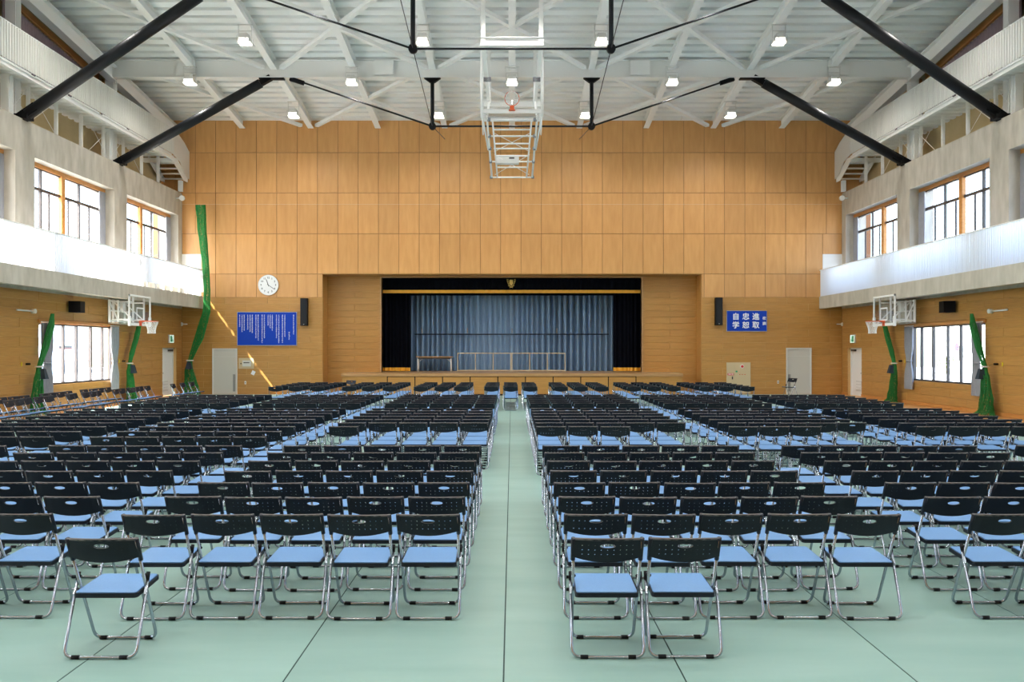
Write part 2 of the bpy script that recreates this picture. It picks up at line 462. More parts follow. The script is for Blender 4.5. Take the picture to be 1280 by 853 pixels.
# ------------------------------------------------------------------ windows
wn = [0]
def window(s, y0, y1, z0, z1, x, splits, transom, label, woodpost=None, wood=True, sashes=True):
    """window in a side wall, frame plane at |x|; splits are mullion y positions"""
    wn[0] += 1
    W = empty('window_%d' % wn[0], (s * x, y0, z0), label=label, cat='window', kind='structure')
    L = Vector((-s * x, -y0, -z0))
    def bx(name, ya, yb, za, zb, d0, d1, material):
        xa, xb = sorted((s * (x + d0), s * (x + d1)))
        return MB().box(xa, xb, ya, yb, za, zb).build(name, material, W, L)
    fm = 'alu_dark'
    f = MB()
    for (ya, yb, za, zb) in ((y0, y1, z0, z0 + 0.06), (y0, y1, z1 - 0.06, z1), (y0, y0 + 0.06, z0, z1), (y1 - 0.06, y1, z0, z1)):
        xa, xb = sorted((s * (x - 0.04), s * (x + 0.06))); f.box(xa, xb, ya, yb, za, zb)
    f.build('frame', fm, W, L)
    if wood:
        bx('head_trim', y0, y1, z1 - 0.02, z1 + 0.11, -0.09, -0.03, 'trim_wood')
    cells = [y0] + list(splits) + [y1]
    for q in splits:
        if woodpost is not None and abs(q - woodpost) < 0.01:
            bx('post', q - 0.11, q + 0.11, z0, z1, -0.09, 0.03, 'trim_wood')
        else:
            bx('mullion', q - 0.035, q + 0.035, z0, z1, -0.03, 0.05, fm)
    if transom: bx('transom', y0, y1, transom - 0.045, transom + 0.045, -0.035, 0.05, fm)
    for a, b_ in zip(cells, cells[1:]):
        zz = [(z0 + 0.06, (transom or z1) - 0.05)] + ([(transom + 0.05, z1 - 0.06)] if transom else [])
        for i, (c, d) in enumerate(zz):
            bx('pane', a + 0.03, b_ - 0.03, c, d, 0.012, 0.018, 'glass')
            if sashes and i == 0:
                q = a + (b_ - a) * 0.42
                bx('sash_stile', q - 0.03, q + 0.03, c, d, -0.01, 0.04, fm)
    return W
for s in (-1, 1):
    for i, (a, b_) in enumerate(UP):
        wp = b_ - 2.95
        sp = [wp - 1.25, wp, wp + 1.2]
        window(s, a, b_, UZ0, 7.49, 14.52, sp, 6.83,
               f'tall upper window with wooden post, {ORD[i + 1]} bay from the stage wall on the {SIDE[s]} side', woodpost=wp)
    for i, (a, b_) in enumerate(WIN_LOW):
        n = 4
        sp = [a + q for q in (0.86, 1.65, 2.5, 3.5, 4.36)]
        window(s, a, b_, WZ0, WZ1, 14.21, sp, None,
               f'wide lower window in the timber wall, {ORD[i + 1]} from the stage wall on the {SIDE[s]} side', sashes=False)
        xa, xb = sorted((s * (XW - 0.06), s * (XW + 0.1)))
        tr_ = MB().box(xa, xb, a - 0.1, b_ + 0.1, WZ1, WZ1 + 0.09).build('trim_%d' % (i + 1 + (3 if s > 0 else 0)), 'trim_wood')
        tag(tr_, f'wooden lintel strip over the {ORD[i + 1]} lower window from the stage on {SIDE[s]} side', 'trim', kind='structure')
# daylight portals in the window openings (they only guide the sky's light)
for s in (-1, 1):
    for (a, b_, c, d) in [(u[0], u[1], UZ0, UZ1) for u in UP] + [(u[0], u[1], WZ0, WZ1) for u in WIN_LOW]:
        xp = XO + 0.02 if c > 3 else XW + 0.25
        ld = bpy.data.lights.new('window_portal', 'AREA'); ld.shape = 'RECTANGLE'; ld.size = b_ - a; ld.size_y = d - c
        ld.cycles.is_portal = True
        lo = bpy.data.objects.new('window_portal', ld); C.objects.link(lo)
        lo.location = (s * xp, (a + b_) / 2, (c + d) / 2)
        lo.rotation_euler = Vector((-s, 0, 0)).to_track_quat('-Z', 'Z').to_euler()

# ------------------------------------------------------------------ balconies
def ribbed(y0, y1, z0, z1, x, s, pitch=0.11, dep=0.012):
    """vertical trapezoid ribs, sheet in a plane of constant x"""
    mb = MB(); pts = []
    n = max(1, round((y1 - y0) / pitch)); p = (y1 - y0) / n
    for i in range(n):
        a = y0 + i * p
        pts += [(a, 0), (a + p * 0.30, 0), (a + p * 0.42, dep), (a + p * 0.88, dep)]
    pts.append((y1, 0))
    mb.grid([[(s * (x - d), y, z0) for y, d in pts], [(s * (x - d), y, z1) for y, d in pts]], smooth=False)
    return mb
for s in (-1, 1):
    B = empty('balcony', (s * XG, YB, ZB0), label=f'concrete balcony with translucent white ribbed parapet on the {SIDE[s]} side', cat='balcony')
    L = Vector((-s * XG, -YB, -ZB0))
    xa, xb = sorted((s * XG, s * (XG + 0.25)))
    MB().box(xa, xb, YR, YB, ZB0, ZB1).build('edge_beam', 'concrete', B, L)
    xa, xb = sorted((s * (XG + 0.25), s * XW))
    MB().box(xa, xb, YR, YB, ZB1 - 0.22, ZB1 - 0.02).build('slab', 'concrete', B, L)
    y = YB - 0.02
    while y > YR + 0.2:
        a = max(y - 3.12, YR + 0.05)
        ribbed(a + 0.006, y - 0.006, ZB1 + (0.19 if y > 33 and s < 0 else 0.0), 5.28, XG + 0.05, s).build('parapet_sheet', 'parapet_sheet', B, L)
        y = a
    MB().bar((s * (XG + 0.05), YR, 5.295), (s * (XG + 0.05), YB, 5.295), 0.07, 0.03).build('top_rail', 'white_paint', B, L)
    y = YB - 0.35
    while y > 31 and s < 0:
        MB().bar((s * (XG + 0.1), y, ZB1 - 0.02), (s * (XG + 0.1), y, 5.28), 0.05, 0.05, (0, 1, 0)).build('parapet_post', 'white_paint', B, L)
        y -= 0.78

# ------------------------------------------------------------------ upper gallery (catwalk) walls and parapets
for s in (-1, 1):
    nm = 'left' if s < 0 else 'right'
    ot = {-1: 'clock', 1: 'fire cabinet'}[s]
    mb = MB(); xa, xb = sorted((s * XT, s * (XT + 0.25)))
    mb.box(xa, xb, YR, YB + 0.2, ZWT - 0.2, 11.4)
    # sloped top up to the roof on both sides of the ridge
    for q0, q1 in ((YR, YRIDGE), (YRIDGE, YB + 0.2)):
        mb.prism([(q0, 11.4), (q1, 11.4), (q1, deck(min(q1, YB)) + 0.25), (q0, deck(q0) + 0.25)], 0, xa, xb)
    tag(mb.build('wall_%s_gallery' % nm, 'tan_board'), f'tan board wall behind the high gallery on the {ot} side', 'wall', kind='structure')
    # tan panels between the posts
    G = empty('high_gallery', (s * 13.77, YB, 9.8), label=f'white steel gallery with ribbed parapet under the roof, {ot} side', cat='gallery')
    L = Vector((-s * 13.77, -YB, -9.8))
    yst = 36.55                                   # head of the short stair
    y = yst
    while y > 17.5:
        a = y - 2.12
        ribbed(a + 0.006, y - 0.006, 9.86, 10.88, 13.79, s, 0.13, 0.03).build('parapet_sheet', 'gallery_white', G, L)
        MB().bar((s * 13.80, a, 9.83), (s * 13.80, y - 0.25, 9.83), 0.03, 0.035).build('toe_bar', 'white_paint', G, L)
        y = a
    MB().bar((s * 13.80, y, 10.895), (s * 13.80, yst, 10.895), 0.05, 0.03).build('top_rail', 'white_paint', G, L)
    MB().hbeam((s * 13.84, y, 9.73), (s * 13.84, yst, 9.73), 0.12, 0.15, 0.015).build('edge_beam', 'white_paint', G, L)
    # ribbed deck soffit
    mb = MB(); yy = yst; pts = []
    while yy > y:
        pts += [(yy, 9.80), (yy - 0.18, 9.80), (yy - 0.21, 9.745), (yy - 0.39, 9.745)]; yy -= 0.42
    mb.grid([[(s * 13.85, p, z) for p, z in pts], [(s * XT, p, z) for p, z in pts]], smooth=False).build('walkway_deck', 'white_paint', G, L)
    # descending parapet and stair at the stage end
    mb = MB(); xa, xb = sorted((s * 13.78, s * 13.81))
    mb.prism([(yst, 9.86), (yst, 10.88), (yst + 0.25, 10.88), (YB - 0.6, 10.62), (YB - 0.02, 10.35), (YB - 0.02, 9.18), (YB - 0.55, 9.3), (yst + 0.7, 9.72)], 0, xa, xb)
    mb.build('stair_parapet', 'gallery_white', G, L)
    for q in (0, 1):
        x = 13.84 + q * 0.98
        mb = MB(); xa, xb = sorted((s * x, s * (x + 0.03)))
        mb.prism([(yst, 9.66), (yst, 9.80), (yst + 0.5, 9.80), (YB - 0.05, 9.22), (YB - 0.05, 9.05), (YB - 0.5, 9.05)], 0, xa, xb)
        mb.build('stair_stringer', 'white_paint', G, L)
    for k in range(4):
        xa, xb = sorted((s * 13.86, s * 14.82))
        ys_ = yst + 0.45 + 0.3 * k; MB().box(xa, xb, ys_, ys_ + 0.24, 9.62 - 0.16 * k, 9.65 - 0.16 * k).build('stair_tread', 'white_paint', G, L)
    # posts along the concrete wall, wide columns at the frames
    posts = []
    for k in range(0, 12):
        y = 36.2 - 1.62 * k
        if y < 17.5: break
        posts.append(y)
    for y in posts:
        if min(abs(y - f) for f in FR) < 0.5: continue
        MB().hbeam((s * 14.3, y, ZWT), (s * 14.3, y, 9.72), 0.09, 0.09, 0.015, (0, 1, 0)).build('post', 'white_paint', G, L)
    for f in FR[:3]:
        MB().hbeam((s * 14.32, f - 0.55, ZWT), (s * 14.32, f - 0.55, 9.72), 0.24, 0.24, 0.02, (0, 1, 0)).build('post', 'white_paint', G, L)
    for y0, y1 in ((31.75 - 1.5, 31.75), (31.75, 33.0), (33.0, 34.6), (25.4, 26.5), (26.5, 28.1)):
        MB().tube([(s * 14.3, y0, ZWT + 0.05), (s * 14.3, y1, 9.68)], 0.008, 5).tube([(s * 14.3, y1, ZWT + 0.05), (s * 14.3, y0, 9.68)], 0.008, 5).build('brace_rod', 'white_paint', G, L)
    MB().box(*sorted((s * 13.84, s * XT)), 36.45, 36.62, 9.55, 9.72).build('end_beam', 'white_paint', G, L)
    MB().hbeam((s * 14.0, YB - 0.45, ZWT), (s * 14.0, YB - 0.45, 9.05), 0.16, 0.16, 0.02, (0, 1, 0)).build('post', 'white_paint', G, L)
    # long clerestory: timber rail, dark frame and purple curtain per bay
    for k in range(3):
        y1 = (FR[k - 1] if k else YB + 0.2) - 0.2; y0 = FR[k] + 0.2
        zt = lambda y: deck(y) - 0.80
        cu = MB(); n = 56; rows = [[], []]
        for i in range(n + 1):
            y = y0 + (y1 - y0) * i / n; d = 0.04 * (1 if i % 2 else -1)
            rows[0].append((s * (XT - 0.08 + d), y, 10.1)); rows[1].append((s * (XT - 0.08 + d), y, zt(min(y, YB))))
        c = cu.grid(rows).build('curtain', 'curtain_purple')
        tag(c, f'dull purple pleated curtain over high gallery window, {ORD[k + 1]} bay from stage, {ot} side', 'curtain', 'purple gallery curtains')
        tr_ = MB().bar((s * (XT - 0.16), y0, zt(y0) + 0.1), (s * (XT - 0.16), y1, zt(y1) + 0.1), 0.08, 0.2).build('trim_%d' % (7 + k + (3 if s > 0 else 0)), 'trim_wood')
        tag(tr_, f'sloping wooden curtain rail, {ORD[k + 1]} bay from stage above the {ot} side gallery', 'trim', kind='structure')

# ------------------------------------------------------------------ ceiling: deck, rafters, braces
CE = empty('ceiling', (0, YRIDGE, deck(YRIDGE)), label='sloping white ribbed metal roof deck on steel rafters', cat='ceiling', kind='structure')
CL = Vector((0, -YRIDGE, -deck(YRIDGE)))
PW = 0.52
y = YB + 0.1
k = 0
panel_me = {}
while y > YRIDGE + 0.2:
    mb = MB(); a = y - PW
    prof = [(y, 0.20), (y - 0.08, 0.20), (y - 0.09, 0.0), (y - 0.42, 0.0), (y - 0.43, 0.20), (a, 0.20)]
    for x0, x1 in ((-XT - 0.3, -7.2), (-7.2, 0.0), (0.0, 7.2), (7.2, XT + 0.3)):
        mb.grid([[(x0 + 0.003, p, deck(min(p, YB)) + d + (YB - p if p > YB else 0) * SLOPE) for p, d in prof], [(x1 - 0.003, p, deck(min(p, YB)) + d) for p, d in prof]], smooth=False)
    if y > 20.0: mb.build('deck_panel', 'deck_white', CE, CL)
    else: mb.build('deck_panel', 'deck_white', CE, CL)
    y = a
mb = MB()
for q0, q1 in ((YR - 0.2, YRIDGE), (YRIDGE, YB + 0.4)):
    mb.prism([(q0, deck(q0) + 0.22), (q1, deck(min(q1, YB)) + 0.22), (q1, deck(min(q1, YB)) + 0.4), (q0, deck(q0) + 0.4)], 0, -XT - 0.4, XT + 0.4)
mb.build('roof_slab', 'deck_white', CE, CL)
RD = 0.36
for x in RAFT:
    for y0, y1 in ((32.3, YB - 0.06), (25.95, 32.3), (19.6, 25.95), (YRIDGE - 0.1, 19.6), (6.0, YRIDGE), (YR, 6.0)):
        MB().hbeam((x, y0 + 0.1, deck(y0 + 0.1) - RD / 2), (x, y1, deck(y1) - RD / 2), 0.24, RD, 0.025).build('rafter', 'white_paint', CE, CL)
for s in (-1, 1):
    for y0, y1 in ((19.6, 32.2), (32.4, YB - 0.05)):
        MB().hbeam((s * 14.35, y0, deck(y0) - 0.55), (s * 14.35, y1, deck(y1) - 0.55), 0.3, 0.55, 0.03).build('edge_girder', 'white_paint', CE, CL)
ZBR = 0.30
def brace(p, q):
    MB().bar((p[0], p[1], deck(p[1]) - ZBR), (q[0], q[1], deck(q[1]) - ZBR), 0.17, 0.12).build('brace', 'white_paint', CE, CL)
for y0, y1 in ((32.35, 38.05), (25.95, 32.25), (19.6, 25.9)):
    for xa, xb in ((-8.3, -3.1), (-2.6, 2.6), (3.1, 8.3)):
        brace((xa, y0), (xb, y1)); brace((xb, y0), (xa, y1))
    for s in (-1, 1):
        if y0 > 32: brace((s * 13.6, y0), (s * 8.95, y1))
        else: brace((s * 13.9, y0), (s * 8.95, y1))

# ------------------------------------------------------------------ roof trusses
for k, f in enumerate(FR[:3]):
    zb = 11.70 + (32.3 - f) * 0.105
    T = empty('roof_truss', (0, f, zb), label=f'white roof girder with black struts and tie rods, {ORD[k + 1]} from the stage wall', cat='truss', group='roof trusses')
    L = Vector((0, -f, -zb))
    MB().hbeam((-14.45, f, zb + 0.33), (14.45, f, zb + 0.33), 0.28, 0.66, 0.035).build('girder', 'white_paint', T, L)
    for x in (-11.7, -4.6, 4.6, 11.7):
        MB().box(x - 0.35, x + 0.35, f - 0.17, f - 0.135, zb + 0.08, zb + 0.6).build('splice_plate', 'white_paint', T, L)
    for s in (-1, 1):
        MB().hbeam((s * 14.45, f, ZWT), (s * 14.45, f, zb + 0.7), 0.3, 0.3, 0.02, (0, 1, 0)).build('column', 'white_paint', T, L)
        a = Vector((s * 14.2, f, ZWT + 0.06)); b_ = Vector((s * 8.8, f, zb - 0.03)); d = (b_ - a).normalized()
        MB().tube([a + d * 0.2, b_ - d * 0.3], 0.165, 16).build('strut', 'black_steel', T, L)
        MB().bar(a - d * 0.1, a + d * 0.55, 0.26, 0.26).box(*sorted((s * 13.95, s * 14.5)), f - 0.2, f + 0.2, ZWT, ZWT + 0.14).build('strut_shoe', 'black_matte', T, L)
        MB().bar(b_ - d * 0.75, b_ + d * 0.12, 0.2, 0.2).box(*sorted((s * 8.2, s * 9.1)), f - 0.1, f + 0.1, zb - 0.05, zb).build('strut_head', 'black_matte', T, L)
        zt = zb - 1.73
        MB().tube([(s * 2.87, f, zt), (s * 2.87, f, zb)], 0.07, 12).build('king_post', 'black_steel', T, L)
        MB().prism([(-0.3 + s * 2.87, zb), (0.3 + s * 2.87, zb), (0.08 + s * 2.87, zb - 0.16), (-0.08 + s * 2.87, zb - 0.16)], 1, f - 0.09, f + 0.09).build('post_head', 'black_matte', T, L)
        MB().tube([(s * 2.87, f - 0.08, zt), (s * 2.87, f + 0.08, zt)], 0.13, 12).build('node', 'black_matte', T, L)
        MB().tube([(s * 7.75, f, zb - 0.08), (s * 2.87, f, zt)], 0.032, 8).build('tie_rod', 'black_steel', T, L)
        MB().bar((s * 8.0, f, zb - 0.02), (s * 7.5, f, zb - 0.18), 0.14, 0.14).build('rod_anchor', 'black_matte', T, L)
        # bracing wire to the next frame towards the stage
        y2, z2 = (FR[k - 1], 11.70 + (32.3 - FR[k - 1]) * 0.105 - 1.73) if k else (YB - 0.05, 10.9)
        MB().tube([(s * 2.87, f, zt), (s * 2.87, y2, z2)], 0.013, 6).build('bracing_wire', 'black_steel', T, L)
    MB().tube([(-2.87, f, zb - 1.73), (2.87, f, zb - 1.73)], 0.035, 8).build('tie_rod', 'black_steel', T, L)

# ------------------------------------------------------------------ back wall
root = empty('wall_back', (0, YB, 0), label='stage end wall of tall plywood panels over horizontal timber boards', cat='wall', kind='structure')
L = Vector((0, -YB, 0))
RX = 8.1; RZ = 5.13; YI = 39.3
mb = MB()
mb.box(-XO, -RX, YB + 0.02, YB + 1.2, -0.3, 14); mb.box(RX, XO + 0.4, YB + 0.02, YB + 1.2, -0.3, 14); mb.box(-RX, RX, YB + 0.02, YB + 1.2, RZ, 14)
mb.box(-XO - 0.4, -XO, YB + 0.02, YB + 1.2, ZB0, 14)
mb.build('backing', 'joint_dark', root, L)
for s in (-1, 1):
    MB().box(*sorted((s * RX, s * XW)), YB + 0.012, YB + 0.022, 0, 4.14).build('backing', 'joint_highlight', root, L)
# tall plywood panels
x0 = -0.05 - 0.435 - 0.87 * 17
lines = [4.14, 5.14, 6.86, 8.61, 10.33, 12.0]
def wl_panels(xa, xb, z0, z1):
    n = 0
    x = x0
    while x < 15.2:
        a, b_ = max(x, xa), min(x + 0.87, xb)
        if b_ - a > 0.05:
            me = board(b_ - a - 0.016, z1 - z0 - 0.016, 0.02, 'panel_wood', 0.003)
            put(me, 'panel', root, (a + 0.008, 0.02, z0 + 0.008))
        x += 0.87
for i, (z0, z1) in enumerate(zip(lines, lines[1:])):
    if i == 0:
        wl_panels(-13.28, -RX, z0, z1); wl_panels(RX, 13.28, z0, z1)
    elif i == 1:
        wl_panels(-13.28, 13.28, z0, z1)
        for s in (-1, 1):
            a, b_ = sorted((s * 13.28, s * 14.1)); put(board(b_ - a - 0.016, z1 - 5.99 - 0.016, 0.02, 'panel_wood', 0.003), 'panel', root, (a + 0.008, 0.02, 5.998))
    else: wl_panels(-15.0, 15.0, z0, z1)
# lower boards left and right of the recess
DL = (-12.80, -11.74); DR = (11.72, 12.79)
planks(root, (-XW, 0.02, 0), 0, XW - RX, 0.0, 4.14, 0.276, 1.83, [(DL[0] + XW, DL[1] + XW, 0, 1.96)])
planks(root, (RX, 0.02, 0), 0, XW - RX, 0.0, 4.14, 0.276, 1.83, [(DR[0] - RX, DR[1] - RX, 0, 1.98)])
# recess: side cheeks, soffit and the proscenium wall
OX0, OX1, OZ0, OZ1 = -5.72, 5.68, 0.924, 5.06
inner = empty('wall_stage', (0, YI, 0), label='recessed timber board wall framing the stage opening', cat='wall', kind='structure')
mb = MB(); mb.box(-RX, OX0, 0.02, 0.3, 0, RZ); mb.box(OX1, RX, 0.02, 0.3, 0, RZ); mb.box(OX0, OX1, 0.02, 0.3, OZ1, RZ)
mb.build('backing', 'joint_highlight', inner)
planks(inner, (-RX, 0.02, 0), 0, OX0 + RX - 0.05, 0.0, RZ, 0.2775, 2.4, [])
planks(inner, (OX1 + 0.05, 0.02, 0), 0, RX - OX1 - 0.05, 0.0, RZ, 0.2775, 2.4, [])
mb = MB(); mb.box(-RX - 0.3, -RX + 0.01, YB - YI + 0.025, 0.0, 0, RZ); mb.box(RX - 0.01, RX + 0.3, YB - YI + 0.025, 0.0, 0, RZ)
mb.build('recess_cheek', 'plank_wood', inner)
MB().box(-RX, RX, YB - YI + 0.02, 0.0, RZ - 0.01, RZ + 0.3).build('recess_soffit', 'plank_wood', inner)
mb = MB()
mb.box(OX0 - 0.07, OX0, -0.05, 0.32, OZ0, OZ1 + 0.07); mb.box(OX1, OX1 + 0.07, -0.05, 0.32, OZ0, OZ1 + 0.07); mb.box(OX0, OX1, -0.05, 0.32, OZ1, OZ1 + 0.07)
mb.build('opening_frame', 'stage_wood', inner)
# stage house behind the opening
SH = empty('wall_stage_house', (0, 43, 0), label='dark walls of the stage house behind the curtains', cat='wall', kind='structure')
mb = MB(); mb.box(-9, 9, 3.0, 3.2, 0, 7); mb.box(-9.2, -9, -3.4, 3.2, 0, 7); mb.box(9, 9.2, -3.4, 3.2, 0, 7); mb.box(-9.2, 9.2, -3.4, 3.2, 7, 7.2)
mb.box(-9.2, 9.2, -3.4, -3.2, 5.4, 7.2)
mb.build('house_shell', 'black_matte', SH)
# white doors at the balcony ends
dn = [0]
def door(y_plane, kind, xa, xb, z0, z1, label, handle=None, axis='x', s=1):
    dn[0] += 1
    D = empty('door_%d' % dn[0], ((xa + xb) / 2, y_plane, z0), label=label, cat='door', kind='structure')
    Lx = Vector((-(xa + xb) / 2, -y_plane, -z0))
    fr = MB(); t_ = 0.05
    if kind == 'plain':
        MB().box(xa, xb, y_plane - 0.02, y_plane + 0.02, z0, z1).build('leaf', 'white_paint', D, Lx)
        return D
    for b4 in ((xa, xa + t_, z0, z1), (xb - t_, xb, z0, z1), (xa + t_, xb - t_, z1 - t_, z1)):
        fr.box(b4[0], b4[1], y_plane - 0.05, y_plane + 0.012, b4[2], b4[3])
    fr.build('door_frame', 'frame_steel', D, Lx)
    MB().box(xa + t_, xb - t_, y_plane - 0.012, y_plane + 0.011, z0, z1 - t_).build('leaf', 'door_grey', D, Lx)
    MB().box(xa + t_, xb - t_, y_plane - 0.018, y_plane - 0.012, z1 - 0.36, z1 - 0.35).build('rail_line', 'frame_steel', D, Lx)
    hx = handle
    MB().box(hx - 0.05, hx + 0.05, y_plane - 0.03, y_plane - 0.012, z0 + 0.12, z0 + 0.85).build('pull_plate', 'handle_dark', D, Lx)
    return D
for s in (-1, 1):
    a, b_ = sorted((s * 13.28, s * 14.1))
    door(YB, 'plain', a, b_, ZB1 - 0.02, 5.99, f'plain white door at the end of the balcony, {SIDE[s]} side')
door(YB, 'slide', DL[0], DL[1], 0, 1.96, 'grey sliding steel door under the blue lyrics board', DL[1] - 0.13)
door(YB, 'slide', DR[0], DR[1], 0, 1.98, 'grey sliding steel door beyond the fire cabinet', DR[0] + 0.13)
mb = MB(); mb.box(DL[0], DL[1], YB + 0.1, YB + 0.14, 0, 2.0)
# side doors
for s in (-1, 1):
    dn[0] += 1
    D = empty('door_%d' % dn[0], (s * (XW + 0.3), 36.9, 0), label=f'pale hinged door set in the timber side wall, {SIDE[s]} side', cat='door', kind='structure')
    Lx = Vector((-s * (XW + 0.3), -36.9, 0))
    def sb(name, y0, y1, z0, z1, d0, d1, m_):
        xa, xb = sorted((s * (XW + d0), s * (XW + d1))); return MB().box(xa, xb, y0, y1, z0, z1).build(name, m_, D, Lx)
    sb('leaf', 36.2, 37.6, 0.01, 1.94, 0.16, 0.20, 'white_paint')
    sb('door_frame', 36.15, 36.22, 0, 1.98, 0.12, 0.22, 'frame_steel'); sb('door_frame', 37.58, 37.65, 0, 1.98, 0.12, 0.22, 'frame_steel'); sb('door_frame', 36.15, 37.65, 1.92, 1.98, 0.12, 0.22, 'frame_steel')
    sb('closer', 37.1, 37.5, 1.84, 1.91, 0.08, 0.16, 'alu_dark')
    sb('lever_handle', 36.32, 36.46, 0.93, 0.96, 0.08, 0.16, 'handle_dark')
    sb('vent_louvre', 36.55, 37.1, 0.2, 0.62, 0.145, 0.16, 'frame_steel')
    for q in range(3): sb('louvre_slat', 36.57, 37.08, 0.26 + q * 0.12, 0.33 + q * 0.12, 0.13, 0.15, 'white_paint')
    # lit emergency-exit sign on the wall over the door
    E = empty('exit_sign', (s * (XW - 0.04), 36.95, 2.2), label=f'green and white emergency exit sign over the side door, {SIDE[s]} side', cat='sign')
    Le = Vector((-s * (XW - 0.04), -36.95, -2.2))
    xa, xb = sorted((s * (XW - 0.06), s * XW))
    MB().box(xa, xb, 36.75, 37.2, 2.18, 2.52).build('case', 'frame_steel', E, Le)
    xa, xb = sorted((s * (XW - 0.068), s * (XW - 0.06)))
    MB().box(xa, xb, 36.77, 37.18, 2.2, 2.5).build('lit_face', 'sign_glow', E, Le)
    g = MB(); xa, xb = sorted((s * (XW - 0.072), s * (XW - 0.068)))
    g.box(xa, xb, 36.80, 36.98, 2.23, 2.47); g.build('door_pictogram', 'sign_green', E, Le)
    g = MB(); g.box(xa, xb, 37.02, 37.06, 2.34, 2.42); g.box(xa, xb, 37.0, 37.1, 2.30, 2.335); g.box(xa, xb, 36.99, 37.03, 2.23, 2.3); g.box(xa, xb, 37.07, 37.11, 2.23, 2.3); g.disc(((xa + xb) / 2, 37.045, 2.445), 0.022, 10, 0, xb - xa)
    g.build('running_man', 'sign_green', E, Le)

# rear wall behind the camera
tag(MB().box(-XO - 0.4, XO + 0.4, YR - 0.3, YR, -0.3, 14.5).build('wall_rear', 'plank_wood'), 'timber rear wall of the hall opposite the stage', 'wall', kind='structure')

# ------------------------------------------------------------------ stage
ST = empty('stage', (0, 37.2, 0), label='low timber stage with storage panels along its front', cat='stage')
L = Vector((0, -37.2, 0))
MB().box(-7.06, 7.06, 37.24, 39.29, 0.0, 0.80).build('stage_body', 'plank_wood', ST, L)
MB().box(-7.1, 7.1, 37.2, 39.29, 0.80, 0.92).build('stage_nosing', 'stage_wood', ST, L)
MB().box(-5.71, 5.67, 39.29, 39.64, 0.80, 0.92).box(-8.95, 8.95, 39.64, 45.95, 0.80, 0.92).build('stage_floor', 'stage_wood', ST, L)
MB().box(-7.06, 7.06, 37.22, 37.25, 0.0, 0.05).build('plinth', 'black_matte', ST, L)
for k in range(9):
    a = -5.18 + k * 1.148
    me = board(1.148 - 0.04, 0.71, 0.02, 'plank_wood')
    put(me, 'storage_panel', ST, (a + 0.02, 0.035, 0.06))
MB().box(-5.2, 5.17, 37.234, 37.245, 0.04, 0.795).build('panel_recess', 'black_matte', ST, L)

# stage curtains
def pleat(x0, x1, z0, z1, y, n, amp, seed, flare=0.0):
    r = random.Random(seed); ph = [r.uniform(0, 6.28) for _ in range(4)]; mb = MB(); cols = n * 6; rows = []
    for j in range(9):
        v = j / 8; row = []
        for i in range(cols + 1):
            u = i / cols
            a = amp * (1 + 0.5 * math.sin(u * 9 + ph[0])) * (1 - 0.35 * v * flare)
            off = a * math.sin(2 * PI * n * u + 1.6 * math.sin(u * 13 + ph[1]) + 0.5 * math.sin(u * 41 + ph[3])) + 0.3 * a * math.sin(2 * PI * n * 2.3 * u + ph[2])
            row.append((x0 + (x1 - x0) * u, y + off, z0 + (z1 - z0) * v))
        rows.append(row)
    return mb.grid(rows)
tag(pleat(-4.82, 4.85, 0.93, 5.0, 41.25, 38, 0.17, 1, 0.4).build('stage_curtain', 'stage_curtain'), 'slate blue pleated curtain hanging at the back of the stage', 'curtain')
for s in (-1, 1):
    a, b_ = sorted((s * 4.55, s * 6.2))
    V = empty('stage_leg_curtain', (s * 5.2, 40.2, 0.92), label=f'black stage side curtain with gold fringe, {SIDE[s]} side', cat='curtain', group='black stage side curtains')
    Lx = Vector((-s * 5.2, -40.2, -0.92))
    pleat(a, b_, 0.95, 5.6, 40.2, 9, 0.05, 3 + s).build('drape', 'stage_black', V, Lx)
    pleat(a, b_, 0.95, 1.10, 40.13, 9, 0.05, 3 + s).build('fringe', 'gold_fringe', V, Lx)
V = empty('stage_valance', (0, 39.75, 4.4), label='black stage valance with gold fringe and a gold crest', cat='valance')
Lx = Vector((0, -39.75, -4.4))
pleat(-6.2, 6.2, 4.54, 5.6, 39.75, 40, 0.02, 9).build('drape', 'stage_black', V, Lx)
pleat(-6.2, 6.2, 4.41, 4.55, 39.72, 40, 0.02, 9).build('fringe', 'gold_fringe', V, Lx)
# crest: shield between two sprays of leaves, crossed stems
cz = at(639, 354, 39.66)
E = MB(); cx, cy, cc = cz.x, 39.66, cz.z
E.prism([(cx - 0.075, cc + 0.15), (cx + 0.075, cc + 0.15), (cx + 0.075, cc - 0.02), (cx, cc - 0.12), (cx - 0.075, cc - 0.02)], 1, cy - 0.012, cy)
for s in (-1, 1):
    for j in range(6):
        z = cc + 0.16 - j * 0.055; x = cx + s * (0.15 - 0.012 * j * j * 0.35)
        for q in (0, 1):
            d = Vector((s * (0.06 if q else -0.03), 0, 0.045)); p = Vector((x, cy, z - 0.02))
            n_ = Vector((d.z, 0, -d.x)).normalized() * 0.016
            E.prism([(p.x, p.z), ((p + d * 0.5 + n_).x, (p + d * 0.5 + n_).z), ((p + d).x, (p + d).z), ((p + d * 0.5 - n_).x, (p + d * 0.5 - n_).z)], 1, cy - 0.01, cy)
    E.bar((cx + s * 0.14, cy - 0.005, cc - 0.11), (cx - s * 0.07, cy - 0.005, cc - 0.21), 0.018, 0.01, (0, 1, 0))
cr = E.build('crest', 'gold', V, Lx); cr['label'] = 'gold crest of a shield between leaf sprays'

tag(pleat(-6.2, 6.2, 4.36, 5.6, 40.65, 40, 0.02, 12).build('stage_border', 'stage_black'), 'plain black border drape above the blue stage curtain', 'drape')
